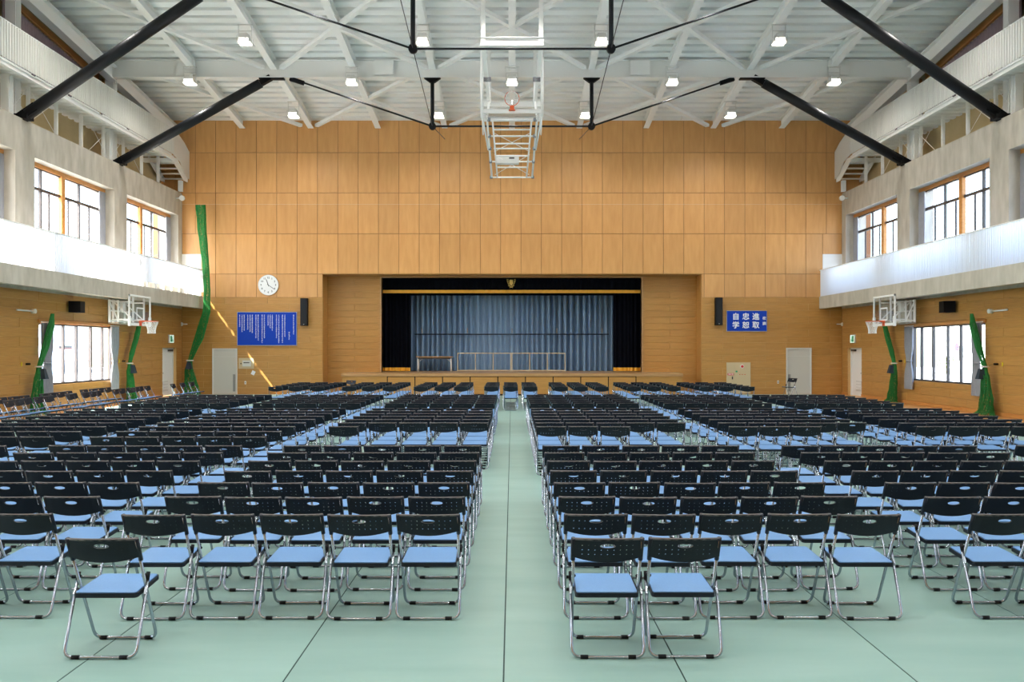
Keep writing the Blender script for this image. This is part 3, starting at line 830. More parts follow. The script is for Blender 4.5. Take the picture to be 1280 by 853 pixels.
# batten, rail screen and table on the stage
Bt = empty('stage_batten', (0, 40.7, 2.6), label='thin black batten pipe hung on wires before the stage curtain', cat='batten')
MB().tube([(-4.42, 0, 0), (4.4, 0, 0)], 0.025, 8).build('pipe', 'black_steel', Bt)
for x in (-4.08, -2.03, 0.0, 2.03, 4.08):
    MB().tube([(x, 0, 0), (x, 0, 4.2)], 0.005, 5).build('wire', 'chrome', Bt)
    MB().box(x - 0.02, x + 0.02, -0.02, 0.02, 0.05, 0.28).build('turnbuckle', 'chrome', Bt)
for i, x0_ in enumerate((-2.46, -0.02)):
    R_ = empty('folding_screen_frame', (x0_, 40.35, 0.92), label=['thin wooden open screen frame standing next to the stage table', 'thin wooden open screen frame at centre stage, away from the table'][i], cat='frame', group='screen frames on stage')
    wdt = 2.39
    for q in range(4):
        x = wdt * q / 3
        MB().box(x, x + 0.035, -0.02, 0.02, 0, 0.83).build('upright', 'beige_plate', R_)
    MB().box(0, wdt + 0.035, -0.018, 0.018, 0.80, 0.84).build('top_bar', 'beige_plate', R_)
    MB().box(0, wdt + 0.035, -0.018, 0.018, 0.03, 0.07).build('bottom_bar', 'beige_plate', R_)
T = empty('folding_table', (-3.48, 40.4, 0.92), label='folding table with brown top and white legs on the stage', cat='table')
MB().box(-0.82, 0.82, -0.3, 0.3, 0.64, 0.68).build('table_top', 'stage_wood', T)
MB().box(-0.72, 0.72, -0.2, 0.2, 0.56, 0.64).build('under_shelf', 'alu_dark', T)
for s in (-1, 1):
    for q in (-1, 1):
        MB().tube([(s * 0.74, q * 0.24, 0), (s * 0.74, q * 0.24, 0.58)], 0.022, 8).build('leg', 'white_paint', T)
    MB().tube([(s * 0.74, -0.24, 0.1), (s * 0.74, 0.24, 0.1)], 0.015, 6).build('stretcher', 'white_paint', T)
    MB().tube([(s * 0.74, 0.0, 0.42), (s * 0.5, 0, 0.6)], 0.015, 6).build('leg_brace', 'white_paint', T)

# ------------------------------------------------------------------ things on the back wall
WY = YB - 0.004      # face of the boards
# lyrics board
p0 = at(297.2, 390.7, YB); p1 = at(370.8, 431.7, YB)
Bd = empty('lyrics_board', ((p0.x + p1.x) / 2, WY, p1.z), label='blue panel of white vertical writing on the timber wall under the clock', cat='sign')
bw, bh = (p1.x - p0.x) / 2, p0.z - p1.z
MB().box(-bw, bw, -0.035, 0, 0, bh).build('panel', 'board_blue', Bd)
mb = MB()
for b4 in ((-bw - 0.02, bw + 0.02, -0.02, 0.0), (-bw - 0.02, bw + 0.02, bh, bh + 0.02), (-bw - 0.02, -bw, 0, bh), (bw, bw + 0.02, 0, bh)):
    mb.box(b4[0], b4[1], -0.045, 0, b4[2], b4[3])
mb.build('edge', 'board_edge', Bd)
cols = [(638, 455, 650), (595, 622, 705), (553, 455, 672), (530, 455, 735), (495, 455, 730), (472, 455, 690), (432, 455, 615), (411, 455, 590), (391, 455, 570),
        (355, 455, 690), (333, 455, 730), (295, 455, 705), (273, 455, 690), (238, 455, 640), (217, 455, 620), (194, 455, 605), (160, 455, 615), (139, 455, 620), (116, 455, 575)]
rg = random.Random(11)
for cxp, ya, yb in cols:
    mb = MB(); X = at(285 + cxp / 7.755, 400, YB).x - (p0.x + p1.x) / 2
    za = at(0, 335 + ya / 7.755, YB).z - p1.z; zb_ = at(0, 335 + yb / 7.755, YB).z - p1.z
    big = 0.045 if cxp != 595 else 0.06
    z = za
    while z - big > zb_ - 0.01:
        # one small brush-like character: two or three strokes and an upright
        for q in range(rg.choice((2, 3))):
            zz = z - big * (0.15 + 0.33 * q); hw = big * rg.uniform(0.3, 0.5)
            mb.box(X - hw, X + hw, -0.039, -0.035, zz - 0.005, zz + 0.005)
        xx = X + rg.uniform(-0.4, 0.4) * big
        mb.box(xx - 0.005, xx + 0.005, -0.039, -0.035, z - big, z)
        z -= big * 1.18
    mb.build('text_column', 'white_print', Bd)
# motto board: columns read from the fire cabinet side of the board
p0 = at(908.5, 389.0, YB); p1 = at(958.0, 414.0, YB)
Bd = empty('motto_board', ((p0.x + p1.x) / 2, WY, p1.z), label='blue panel with six large white characters on the timber wall', cat='sign')
bw, bh = (p1.x - p0.x) / 2, p0.z - p1.z
MB().box(-bw, bw, -0.035, 0, 0, bh).build('panel', 'board_blue', Bd)
mb = MB()
for b4 in ((-bw - 0.02, bw + 0.02, -0.02, 0.0), (-bw - 0.02, bw + 0.02, bh, bh + 0.02), (-bw - 0.02, -bw, 0, bh), (bw, bw + 0.02, 0, bh)):
    mb.box(b4[0], b4[1], -0.045, 0, b4[2], b4[3])
mb.build('edge', 'board_edge', Bd)
for col, (ch, px) in enumerate((('自学', 919.5), ('忠恕', 932.0), ('進取', 944.5))):
    for r_, c_ in enumerate(ch):
        q = at(px, 396.5 + r_ * 10.6, YB)
        text_mesh(c_, 0.31, 'character', 'white_print', Bd, (q.x - Bd.location.x, -0.037, q.z - p1.z), (PI / 2, 0, 0), 0.008)
for r_, c_ in enumerate('校訓'):
    q = at(955.0, 398.3 + r_ * 6.6, YB)
    text_mesh(c_, 0.15, 'character', 'white_print', Bd, (q.x - Bd.location.x, -0.037, q.z - p1.z), (PI / 2, 0, 0), 0.004)
# clock
q = at(335.8, 356.6, YB)
Ck = empty('wall_clock', (q.x, YB, q.z), label='large round white wall clock on the plywood panels', cat='clock')
rc = 0.43
MB().tube([(0, 0, 0), (0, -0.05, 0)], rc, 40).build('case', 'board_edge', Ck)
MB().disc((0, -0.052, 0), rc * 0.97, 40, 1, 0.008).build('dial', 'clock_face', Ck)
ring = [(rc * 0.985 * math.cos(2 * PI * k / 40), -0.055, rc * 0.985 * math.sin(2 * PI * k / 40)) for k in range(40)]
MB().tube(ring, 0.016, 6, closed=True).build('rim', 'clock_face', Ck)
for h in range(1, 13):
    a = PI / 2 - h * PI / 6
    text_mesh(str(h), 0.115, 'numeral', 'black_print', Ck, (0.31 * math.cos(a), -0.058, 0.31 * math.sin(a)), (PI / 2, 0, 0), 0.002, 0.001)
for nm, ang, ln, wd_ in (('hour_hand', (11 + 20.8 / 60) * 30, 0.25, 0.026), ('minute_hand', 20.8 * 6, 0.32, 0.018)):
    a = PI / 2 - math.radians(ang); d = Vector((math.cos(a), 0, math.sin(a)))
    MB().bar(d * -0.06 + Vector((0, -0.066, 0)), d * ln + Vector((0, -0.066, 0)), wd_, 0.004, (0, 1, 0)).build(nm, 'black_print', Ck)
# column loudspeakers
for s, px, py in ((-1, 381.5, 390), (1, 897.2, 389.3)):
    q = at(px, py, YB)
    S = empty('column_speaker', (q.x, WY, q.z - 0.6), label=f'tall black column loudspeaker beside the stage recess, {SIDE[s]} side', cat='speaker', group='column speakers')
    MB().box(-0.15, 0.15, -0.26, -0.06, 0, 1.17).build('cabinet', 'black_matte', S)
    MB().box(-0.135, 0.135, -0.275, -0.26, 0.03, 1.14).build('grille', 'black_steel', S)
    MB().box(-0.05, 0.05, -0.06, 0, 0.3, 0.4).box(-0.05, 0.05, -0.06, 0, 0.8, 0.9).build('bracket', 'black_matte', S)
    MB().box(-0.02, 0.02, -0.278, -0.274, 0.05, 0.07).build('badge', 'frame_steel', S)
# fire-hydrant cabinet
p0 = at(908, 453.3, YB); p1 = at(938, 492, YB)
Fc = empty('fire_hydrant_cabinet', (p0.x, WY, 0), label='beige fire hydrant cabinet with red lamp in the timber wall', cat='cabinet')
cw = p1.x - p0.x; chh = p0.z
MB().box(0, cw, -0.03, 0.0, 0.02, chh).build('body', 'beige_plate', Fc)
MB().box(0.02, 0.35, -0.04, -0.03, 0.06, chh - 0.04).build('door', 'beige_plate', Fc)
MB().box(0.38, cw - 0.02, -0.04, -0.03, 0.06, chh - 0.36).build('door', 'beige_plate', Fc)
MB().box(0.36, cw - 0.02, -0.04, -0.03, chh - 0.33, chh - 0.04).build('door', 'beige_plate', Fc)
MB().disc((0.66, -0.05, chh - 0.17), 0.085, 20, 1, 0.02).build('alarm_ring', 'clock_face', Fc)
MB().disc((0.66, -0.07, chh - 0.17), 0.055, 20, 1, 0.05).build('alarm_lamp', 'red', Fc)
pl = MB().box(0.04, 0.31, -0.046, -0.04, chh - 0.55, chh - 0.46).build('name_plate', 'red', Fc)
text_mesh('消火栓', 0.075, 'plate_text', 'white_print', pl, (0.175, -0.047, chh - 0.505), (PI / 2, 0, 0), 0.001, 0.001)
MB().box(0.38, 0.46, -0.046, -0.04, chh - 0.42, chh - 0.35).build('green_tag', 'sign_green', Fc)
MB().box(0.22, 0.27, -0.06, -0.04, chh - 0.72, chh - 0.6).build('latch', 'alu_dark', Fc)
for k in range(3): MB().box(0.54 + k * 0.11, 0.58 + k * 0.11, -0.045, -0.04, chh - 0.53, chh - 0.50).build('caution_mark', 'red', Fc)
# switch plates
p0 = at(298.5, 447.8, YB); p1 = at(317.5, 461.2, YB)
P_ = empty('intercom_panel', (p0.x, WY, p1.z), label='beige plate with a grey intercom beside the sliding door', cat='panel')
pw, ph_ = p1.x - p0.x, p0.z - p1.z
MB().box(0, pw, -0.02, 0, 0, ph_).build('plate', 'beige_plate', P_)
MB().box(0.17, pw - 0.12, -0.06, -0.02, 0.1, ph_ - 0.1).build('handset_unit', 'frame_steel', P_)
MB().box(0.22, pw - 0.18, -0.07, -0.06, 0.24, 0.28).build('speaker_slot', 'alu_dark', P_)
MB().disc((0.1, -0.022, 0.22), 0.03, 12, 1, 0.01).build('knob', 'alu_dark', P_)
q = at(316.6, 466.3, YB)
n_ = MB().box(-0.075, 0.075, -0.01, 0, -0.09, 0.09).build('paper_note', 'white_print', None, (q.x, WY, q.z)); n_.rotation_euler = (0, 0.45, 0)
tag(n_, 'small tilted white paper note below the intercom plate', 'note')
for px, py, lb in ((306.8, 478.6, 'small white wall switch under the intercom plate'), (972.5, 477.8, 'small white wall switch between fire cabinet and sliding door')):
    q = at(px, py, YB)
    W_ = empty('wall_switch', (q.x, WY, q.z), label=lb, cat='switch')
    MB().box(-0.035, 0.035, -0.012, 0, -0.065, 0.065).build('plate', 'white_paint', W_)
    MB().box(-0.015, 0.015, -0.018, -0.012, -0.03, 0.03).build('rocker', 'alu_dark', W_)

# ------------------------------------------------------------------ basketball
def rim_and_net(parent, c, fwd, up, name_pref=''):
    """ring of 0.45 m around c whose axis is up; fwd points from board to ring"""
    c = Vector(c); fwd = Vector(fwd); up = Vector(up); sd = fwd.cross(up)
    P = lambda a, r, d: c + (fwd * math.cos(a) + sd * math.sin(a)) * r + up * d
    MB().tube([P(2 * PI * k / 28, 0.228, 0) for k in range(28)], 0.012, 6, closed=True).build('ring', 'orange_rim', parent)
    MB().bar(c - fwd * 0.40, c - fwd * 0.22, 0.14, 0.05, up).bar(c - fwd * 0.40 - up * 0.07, c - fwd * 0.38 - up * 0.07, 0.2, 0.18, up).build('ring_bracket', 'orange_rim', parent)
    nb = MB(); n = 12; rr_ = [0.225, 0.20, 0.165, 0.14, 0.13, 0.135]
    for d_ in (1, -1):
        for k in range(n):
            nb.tube([P(2 * PI * (k + d_ * j * 0.5) / n, rr_[j], -0.085 * j) for j in range(6)], 0.007, 4, False)
    nb.build('hoop_net', 'net_white', parent)
for s in (-1, 1):
    yc = 31.2; xb = 12.95
    G = empty('side_basketball_goal', (s * 13.72, yc, 2.75), label=f'wall mounted basketball goal with clear board under the balcony, {SIDE[s]} side', cat='basketball goal')
    L = Vector((-s * 13.72, -yc, -2.75))
    y0, y1, z0, z1 = yc - 0.9, yc + 0.9, 2.74, 3.80
    xa, xc = sorted((s * (xb + 0.0), s * (xb + 0.015)))
    MB().box(xa, xc, y0 + 0.05, y1 - 0.05, z0 + 0.05, z1 - 0.05).build('backboard', 'acrylic', G, L)
    f = MB(); xa, xc = sorted((s * (xb - 0.012), s * (xb + 0.03)))
    for b4 in ((y0, y1, z0, z0 + 0.09), (y0, y1, z1 - 0.06, z1), (y0, y0 + 0.06, z0, z1), (y1 - 0.06, y1, z0, z1)): f.box(xa, xc, *b4)
    f.build('board_frame', 'white_paint', G, L)
    f = MB(); xa, xc = sorted((s * (xb - 0.006), s * xb))
    for b4 in ((yc - 0.3, yc + 0.3, 2.92, 2.97), (yc - 0.3, yc + 0.3, 3.33, 3.38), (yc - 0.3, yc - 0.25, 2.92, 3.38), (yc + 0.25, yc + 0.3, 2.92, 3.38)): f.box(xa, xc, *b4)
    f.build('target_square', 'white_print', G, L)
    f = MB(); xa, xc = sorted((s * (xb - 0.03), s * (xb + 0.04)))
    f.box(xa, xc, y0 - 0.01, y0 + 0.1, z0 - 0.02, z0 + 0.32); f.box(xa, xc, y1 - 0.1, y1 + 0.01, z0 - 0.02, z0 + 0.32)
    f.build('edge_pad', 'white_paint', G, L)
    ax = [13.24, 13.68]
    for q in (-0.45, 0.45):
        a = MB()
        for z in (2.95, 3.56): a.bar((s * 12.98, yc + q, z), (s * 13.72, yc + q, z), 0.05, 0.05)
        a.bar((s * 13.0, yc + q, 2.85), (s * 13.0, yc + q, 3.72), 0.05, 0.05, (0, 1, 0))
        a.bar((s * 13.68, yc + q, 2.85), (s * 13.68, yc + q, 3.62), 0.06, 0.06, (0, 1, 0))
        a.bar((s * 13.02, yc + q, 2.95), (s * 13.66, yc + q, 3.54), 0.04, 0.04)
        a.build('support_arm', 'white_paint', G, L)
    a = MB()
    for z in (2.9, 3.25, 3.58): a.bar((s * 13.68, yc - 0.75, z), (s * 13.68, yc + 0.75, z), 0.05, 0.05)
    a.bar((s * 13.68, yc - 0.75, 2.85), (s * 13.68, yc - 0.75, 3.62), 0.06, 0.06, (0, 1, 0)); a.bar((s * 13.45, yc - 0.6, 2.88), (s * 13.45, yc - 0.6, 3.6), 0.05, 0.05, (0, 1, 0))
    a.bar((s * 13.45, yc - 0.6, 2.9), (s * 13.68, yc - 0.75, 3.56), 0.04, 0.04)
    a.build('wall_frame', 'white_paint', G, L)
    MB().box(*sorted((s * 13.3, s * 13.42)), yc - 0.55, yc - 0.35, 3.2, 3.52).build('gear_box', 'frame_steel', G, L)
    rim = empty('ring_assembly', (0, 0, 0)); rim.parent = G; rim.location = L
    rim_and_net(rim, (s * (xb - 0.40), yc, 2.90), (-s, 0, 0), (0, 0, 1))

# central goal folded up under the roof
G = empty('hanging_basketball_goal', (0, 28.2, 9.4), label='white steel basketball goal folded up under the middle of the roof', cat='basketball goal')
L = Vector((0, -28.2, -9.4))
def tb(name, segs, r=0.03, m_='white_paint', n=8):
    mb = MB()
    for a, b_ in segs: mb.tube([a, b_], r, n)
    return mb.build(name, m_, G, L)
YG = 28.2
zbd = 9.42
MB().box(-0.92, 0.92, YG - 0.02, YG + 1.05, zbd - 0.04, zbd + 0.04).build('backboard', 'acrylic', G, L)
mb = MB(); mb.box(-0.92, 0.92, YG - 0.04, YG + 0.06, zbd - 0.06, zbd + 0.06); mb.box(-0.92, 0.92, YG + 1.0, YG + 1.08, zbd - 0.05, zbd + 0.05)
mb.box(-0.92, -0.84, YG, YG + 1.05, zbd - 0.05, zbd + 0.05); mb.box(0.84, 0.92, YG, YG + 1.05, zbd - 0.05, zbd + 0.05)
mb.build('board_frame', 'white_paint', G, L)
rim = empty('ring_assembly'); rim.parent = G; rim.location = L
rim_and_net(rim, (0, YG - 0.02, zbd + 0.40), (0, 0, 1), (0, 1, 0))
# long mast frame falling away towards the stage
rail = lambda t_: (YG + 0.2 + 3.6 * t_, zbd - 0.1 - 1.25 * t_)
for s in (-1, 1):
    a0 = rail(0.0); a1 = rail(1.0)
    tb('mast_rail', [((s * 0.80, a0[0], a0[1]), (s * 0.72, a1[0], a1[1]))], 0.034)
    tb('inner_rail', [((s * 0.62, a0[0] + 0.1, a0[1] - 0.12), (s * 0.52, a1[0] - 0.1, a1[1] + 0.0))], 0.028)
    tb('side_link', [((s * 0.94, YG + 0.1, zbd - 0.1), (s * 0.80, rail(0.52)[0], rail(0.52)[1]))], 0.03)
    tb('side_link', [((s * 0.94, YG + 0.25, zbd - 0.05), (s * 0.96, YG + 1.6, zbd - 0.35))], 0.025)
for t_, x in ((0.06, 0.78), (0.2, 0.62), (0.3, 0.77), (0.42, 0.60), (0.5, 0.62), (0.62, 0.56), (0.72, 0.73), (0.82, 0.56), (1.0, 0.73)):
    a = rail(t_); tb('cross_bar', [((-x, a[0], a[1]), (x, a[0], a[1]))], 0.028)
for t0_, t1_ in ((0.25, 0.55), (0.6, 0.95)):
    a, b_ = rail(t0_), rail(t1_)
    tb('brace_rod', [((-0.6, a[0], a[1]), (0.6, b_[0], b_[1])), ((0.6, a[0], a[1]), (-0.6, b_[0], b_[1]))], 0.010)
a = rail(0.68)
MB().box(-0.56, 0.24, a[0], a[0] + 0.3, a[1] - 0.13, a[1] + 0.15).build('winch_box', 'frame_steel', G, L)
MB().box(-0.1, 0.08, a[0] - 0.01, a[0], a[1] + 0.02, a[1] + 0.07).build('winch_label', 'alu_dark', G, L)
for t_ in (0.05, 0.3, 0.5, 0.72, 1.0):
    a = rail(t_)
    for s in (-1, 1):
        MB().cbox((s * 0.74, a[0], a[1]), (0.10, 0.10, 0.10)).build('clamp', 'chrome', G, L)
# hangers up to the roof steel
zr = lambda y: deck(y) - 0.36
for s in (-1, 1):
    tb('hanger_post', [((s * 0.95, YG + 0.1, zbd - 0.15), (s * 0.95, YG + 0.1, zr(YG)))], 0.05)
    MB().bar((s * 0.86, 26.6, 10.98), (s * 0.78, 30.6, 10.35), 0.12, 0.10).build('slide_rail', 'white_paint', G, L)
    MB().bar((s * 0.86, 26.6, 10.9), (s * 0.86, 26.6, zr(26.6)), 0.13, 0.13, (0, 1, 0)).build('hanger_post', 'white_paint', G, L)
    MB().bar((s * 0.78, 30.6, 10.3), (s * 0.78, 30.6, zr(30.6)), 0.1, 0.1, (0, 1, 0)).build('hanger_post', 'white_paint', G, L)
    MB().bar((s * 0.78, 30.5, 10.4), (s * 0.80, YG + 0.9, zbd + 0.1), 0.07, 0.07).build('link_arm', 'white_paint', G, L)
MB().hbeam((-0.95, 26.6, 11.05), (0.95, 26.6, 11.05), 0.2, 0.26, 0.02).build('cross_beam', 'white_paint', G, L)
MB().hbeam((-1.0, 30.6, 10.3), (1.0, 30.6, 10.3), 0.16, 0.2, 0.02).build('cross_beam', 'white_paint', G, L)
MB().tube([(0, 30.5, 10.4), (0, YG + 0.5, zbd + 0.2)], 0.018, 6).build('lift_cable', 'black_steel', G, L)
for s in (-1, 1):
    MB().bar((s * 0.82, 28.6, 10.62), (s * 0.82, 28.9, 10.57), 0.3, 0.02).build('rail_clamp', 'chrome', G, L)

# ------------------------------------------------------------------ roof floodlights
def make_lamp():
    r = empty('floodlight', (0, 0, 0))
    b_ = MB()
    for x in (-0.21, 0.21):
        b_.tube([(x, 0, 0), (x, 0, 0.42)], 0.012, 6)
    b_.box(-0.24, 0.24, -0.03, 0.03, 0.41, 0.44); b_.box(-0.22, 0.22, -0.02, 0.02, 0.22, 0.24)
    parts = [('bracket', b_.mesh('bracket'), 'frame_steel')]
    hs = MB(); hs.prism([(-0.20, -0.16), (0.20, -0.16), (0.13, 0.10), (-0.13, 0.10)], 1, -0.18, 0.18)
    parts.append(('housing', hs.mesh('housing'), 'frame_steel'))
    ln = MB(); ln.box(-0.19, 0.19, -0.17, 0.17, -0.185, -0.16); ln.box(-0.15, 0.15, -0.184, -0.18, -0.15, -0.05)
    parts.append(('lens', ln.mesh('lens'), 'lamp_glow'))
    gd = MB()
    for x in (-0.2, -0.07, 0.07, 0.2):
        gd.tube([(x, -0.22, 0.02), (x, -0.22, -0.20), (x, 0.22, -0.20), (x, 0.22, 0.02)], 0.009, 4)
    for y, z in ((-0.22, -0.20), (0.0, -0.20), (0.22, -0.20), (-0.22, 0.02), (-0.22, -0.09)): gd.tube([(-0.2, y, z), (0.2, y, z)], 0.009, 4)
    parts.append(('guard', gd.mesh('guard'), 'frame_steel'))
    for _, me, m_ in parts: me.materials.append(M[m_])
    bpy.data.objects.remove(r)
    return [(n_, me) for n_, me, _ in parts]
LP = make_lamp()
lamp_light = bpy.data.lights.new('floodlight_beam', 'SPOT')
lamp_light.energy = LAMP_W; lamp_light.spot_size = math.radians(160); lamp_light.spot_blend = 0.6; lamp_light.shadow_soft_size = 0.18
lamp_light.color = (1.0, 0.965, 0.91)
row = 0
y = 35.2
while y > -5:
    xs = (-8.58, -2.87, 2.87, 8.58) if row % 2 == 0 else (-11.5, -5.72, 0.0, 5.72, 11.5)
    for j, x in enumerate(xs):
        z = deck(y) - RD - 0.448
        r = empty('floodlight', (x, y, z), label=f'white caged roof floodlight, {ORD[row + 1]} row from stage wall, {ORD[j + 1]} from clock side', cat='lamp', group='roof floodlights')
        for n_, me in LP: put(me, n_, r)
        lo = bpy.data.objects.new('beam', lamp_light); C.objects.link(lo); lo.parent = r; lo.location = (0, 0, -0.24)
    y -= 3.2; row += 1

# ------------------------------------------------------------------ curtains at the lower windows
def tied_curtain(s, y0, y1, label, seed):
    mb = MB(); n = 9; cols = n * 6; rows = []; z0, z1 = 0.52, 2.72
    for j in range(13):
        v = j / 12; z = z0 + (z1 - z0) * v
        pin = math.exp(-((v - 0.45) / 0.13) ** 2)
        wdt = (y1 - y0) * (1 - 0.45 * pin); yc = (y0 + y1) / 2 + (0.06 if s < 0 else -0.06) * pin * 0
        row = []
        for i in range(cols + 1):
            u = i / cols
            row.append((s * (XW - 0.07 + 0.045 * (1 - 0.3 * pin) * math.sin(2 * PI * n * u + seed + 1.3 * math.sin(7 * u + seed))), yc + (u - 0.5) * wdt, z))
        rows.append(row)
    E = empty('curtain', (s * XW, (y0 + y1) / 2, z0), label=label, cat='curtain', group='grey window curtains')
    Lx = Vector((-s * XW, -(y0 + y1) / 2, -z0))
    mb.grid(rows).build('cloth', 'curtain_grey', E, Lx)
    zt = z0 + (z1 - z0) * 0.45; hw = (y1 - y0) * 0.29
    MB().tube([(s * (XW - 0.07) + 0.07 * math.cos(a), (y0 + y1) / 2 + hw * math.sin(a), zt) for a in [2 * PI * k / 14 for k in range(14)]], 0.022, 6, closed=True).build('tie_back', 'curtain_grey', E, Lx)
    MB().bar((s * (XW - 0.07), y0 - 0.05, 2.75), (s * (XW - 0.07), y1 + 0.05, 2.75), 0.03, 0.03).build('rail', 'frame_steel', E, Lx)
for s in (-1, 1):
    tied_curtain(s, 26.75, 27.35, f'grey curtain tied back at the window edge away from the stage, {SIDE[s]} side', 1 + s)
    tied_curtain(s, 31.35, 31.95, f'grey curtain tied back at the window edge next to basketball goal, {SIDE[s]} side', 4 + s)
    for i, (a, b_) in enumerate(UP[:3]):
        mb = MB(); n = 6; rows = []
        for j in range(2):
            rows.append([(s * (14.44 + 0.04 * math.sin(2 * PI * n * u / 36)), b_ - 0.42 + 0.4 * u / 36, 4.62 + j * 2.85) for u in range(37)])
        c = mb.grid(rows).build('curtain', 'curtain_grey')
        tag(c, f'narrow grey curtain gathered in {ORD[i + 1]} upper window from the stage, {SIDE[s]} side', 'curtain', 'upper window curtains')

# ------------------------------------------------------------------ green ball nets gathered at the walls
def net_bundle(name, path, label, tie_i, seed):
    """path: (x, y, z, half width along wall, half depth, wall angle) ; strands twist both ways around a loose core"""
    rg = random.Random(seed)
    base = Vector(path[-1][:3])
    E = empty(name, base, label=label, cat='net', group='green ball nets')
    P = []
    for i in range(len(path) - 1):
        for k in range(5):
            t_ = k / 5; P.append([path[i][j] * (1 - t_) + path[i + 1][j] * t_ for j in range(5)])
    P.append(list(path[-1][:5]))
    m_ = len(P); mb = MB(); N = 26
    ang = path[0][5]
    ux, uy = math.cos(ang), math.sin(ang)
    def pt(i, a, r_):
        x, y, z, hw, hd = P[i]
        u = math.cos(a) * hw * r_ * 0.8; v = math.sin(a) * hd * r_ * 0.8
        return Vector((x + ux * u - uy * v, y + uy * u + ux * v, z)) - base
    for d_ in (1, -1):
        for k in range(N):
            ph = rg.uniform(0, 0.25); rr_ = rg.uniform(0.8, 1.05); tw = rg.uniform(0.05, 0.11)
            mb.tube([pt(i, 2 * PI * k / N + ph + d_ * tw * i, rr_ * (1 + 0.06 * math.sin(i * 1.3 + k))) for i in range(m_)], 0.009, 3, False)
    rows = [[pt(i, 2 * PI * k / 20, 0.8 + 0.16 * math.sin(k * 2.1 + i * 0.4)) for k in range(20)] for i in range(m_)]
    MB().grid(rows, closed=True).build('gathered_mesh', 'net_mesh', E)
    nb = mb.build('netting', 'net_green', E)
    x, y, z, hw, hd = P[tie_i * 5]
    c = Vector((x, y, z)) - base
    MB().tube([c + Vector((ux * math.cos(a) * (hw + 0.03) - uy * math.sin(a) * (hd + 0.03), uy * math.cos(a) * (hw + 0.03) + ux * math.sin(a) * (hd + 0.03), 0)) for a in [2 * PI * k / 14 for k in range(14)]], 0.025, 6, closed=True).build('tie_rope', 'rope_white', E)
    inw = Vector((-math.copysign(0.10, base.x), 0, 0)) if abs(ux) < 0.5 else Vector((0, -0.12, 0))
    bag = MB(); bag.v += [(-0.06, -0.06, 0.0), (0.06, -0.06, 0.0), (0.06, 0.06, 0.0), (-0.06, 0.06, 0.0), (-0.13, -0.10, -0.30), (0.13, -0.10, -0.30), (0.13, 0.10, -0.30), (-0.13, 0.10, -0.30)]
    bag.quad_faces([(0, 1, 2, 3), (7, 6, 5, 4), (0, 4, 5, 1), (1, 5, 6, 2), (2, 6, 7, 3), (3, 7, 4, 0)], 0)
    bag.build('bag', 'navy_bag', E, c + inw + Vector((0, 0, -0.06)))
    return E
HW = PI / 2
for s in (-1, 1):
    x = s * 13.82
    net_bundle('ball_net', [(x, 26.95, 3.0, 0.06, 0.05, HW), (x, 26.85, 2.6, 0.16, 0.10, HW), (x, 26.55, 2.0, 0.15, 0.1, HW), (x, 26.2, 1.42, 0.07, 0.07, HW), (x, 26.15, 1.1, 0.17, 0.12, HW), (x, 26.1, 0.5, 0.36, 0.15, HW), (x, 26.15, 0.12, 0.46, 0.17, HW), (x, 26.2, 0.02, 0.66, 0.2, HW)],
               f'green ball net tied at the window edge away from the stage, {SIDE[s]} side', 3, 5 + s)
    net_bundle('ball_net', [(x, 33.2, 2.78, 0.16, 0.08, HW), (x, 33.0, 2.4, 0.18, 0.09, HW), (x, 32.6, 1.8, 0.15, 0.09, HW), (x, 32.4, 1.42, 0.07, 0.07, HW), (x, 32.4, 1.1, 0.18, 0.12, HW), (x, 32.5, 0.5, 0.32, 0.14, HW), (x, 32.6, 0.12, 0.42, 0.17, HW), (x, 32.7, 0.02, 0.62, 0.2, HW)],
               f'green ball net tied behind the basketball goal near the side door, {SIDE[s]} side', 3, 15 + s)
    # pulley arms fixed to the side wall
    A = empty('net_pulley', (s * XW, 26.6, 3.05), label=f'white net pulley arm on timber wall above the window edge, {SIDE[s]} side', cat='pulley')
    MB().tube([(0, 0, 0), (-s * 0.12, 0, 0)], 0.07, 14).tube([(-s * 0.06, -0.9, 0), (-s * 0.06, 0, 0)], 0.025, 8).build('arm', 'white_paint', A)
    A.location.y = 26.3
    q = at(640 + s * 413, 405.5, YB)
    A = empty('net_pulley', (q.x, YB, q.z), label=f'white net pulley arm on the stage wall corner below the balcony, {SIDE[s]} side', cat='pulley')
    MB().tube([(0, -0.1, 0), (-s * 0.28, -0.1, 0)], 0.022, 8).disc((0, -0.06, 0), 0.08, 14, 1, 0.12).build('arm', 'white_paint', A)
    A = empty('net_pulley', (s * (XW - 0.003), 37.6, 8.27), label=f'white net pulley arm on concrete beam near the stage wall, {SIDE[s]} side', cat='pulley')
    MB().tube([(0, 0, 0), (-s * 0.3, 0, 0)], 0.03, 8).tube([(-s * 0.25, -0.05, 0), (-s * 0.25, 0.05, 0)], 0.11, 14).build('arm', 'white_paint', A)
    # yellow net hooks
    for y in (25.75, 32.15):
        Hk = empty('net_hook', (s * (XW - 0.0), y, 1.5), label=f'yellow tagged net hook beside the {"window edge net" if y < 30 else "basketball goal net"}, {SIDE[s]} side', cat='hook')
        MB().tube([(0, 0.25, 0), (-s * 0.12, 0.25, 0)], 0.03, 8).build('hook', 'black_matte', Hk)
        MB().box(*sorted((-s * 0.012, 0)), -0.03, 0.03, -0.06, 0.06).build('yellow_tag', 'yellow', Hk)
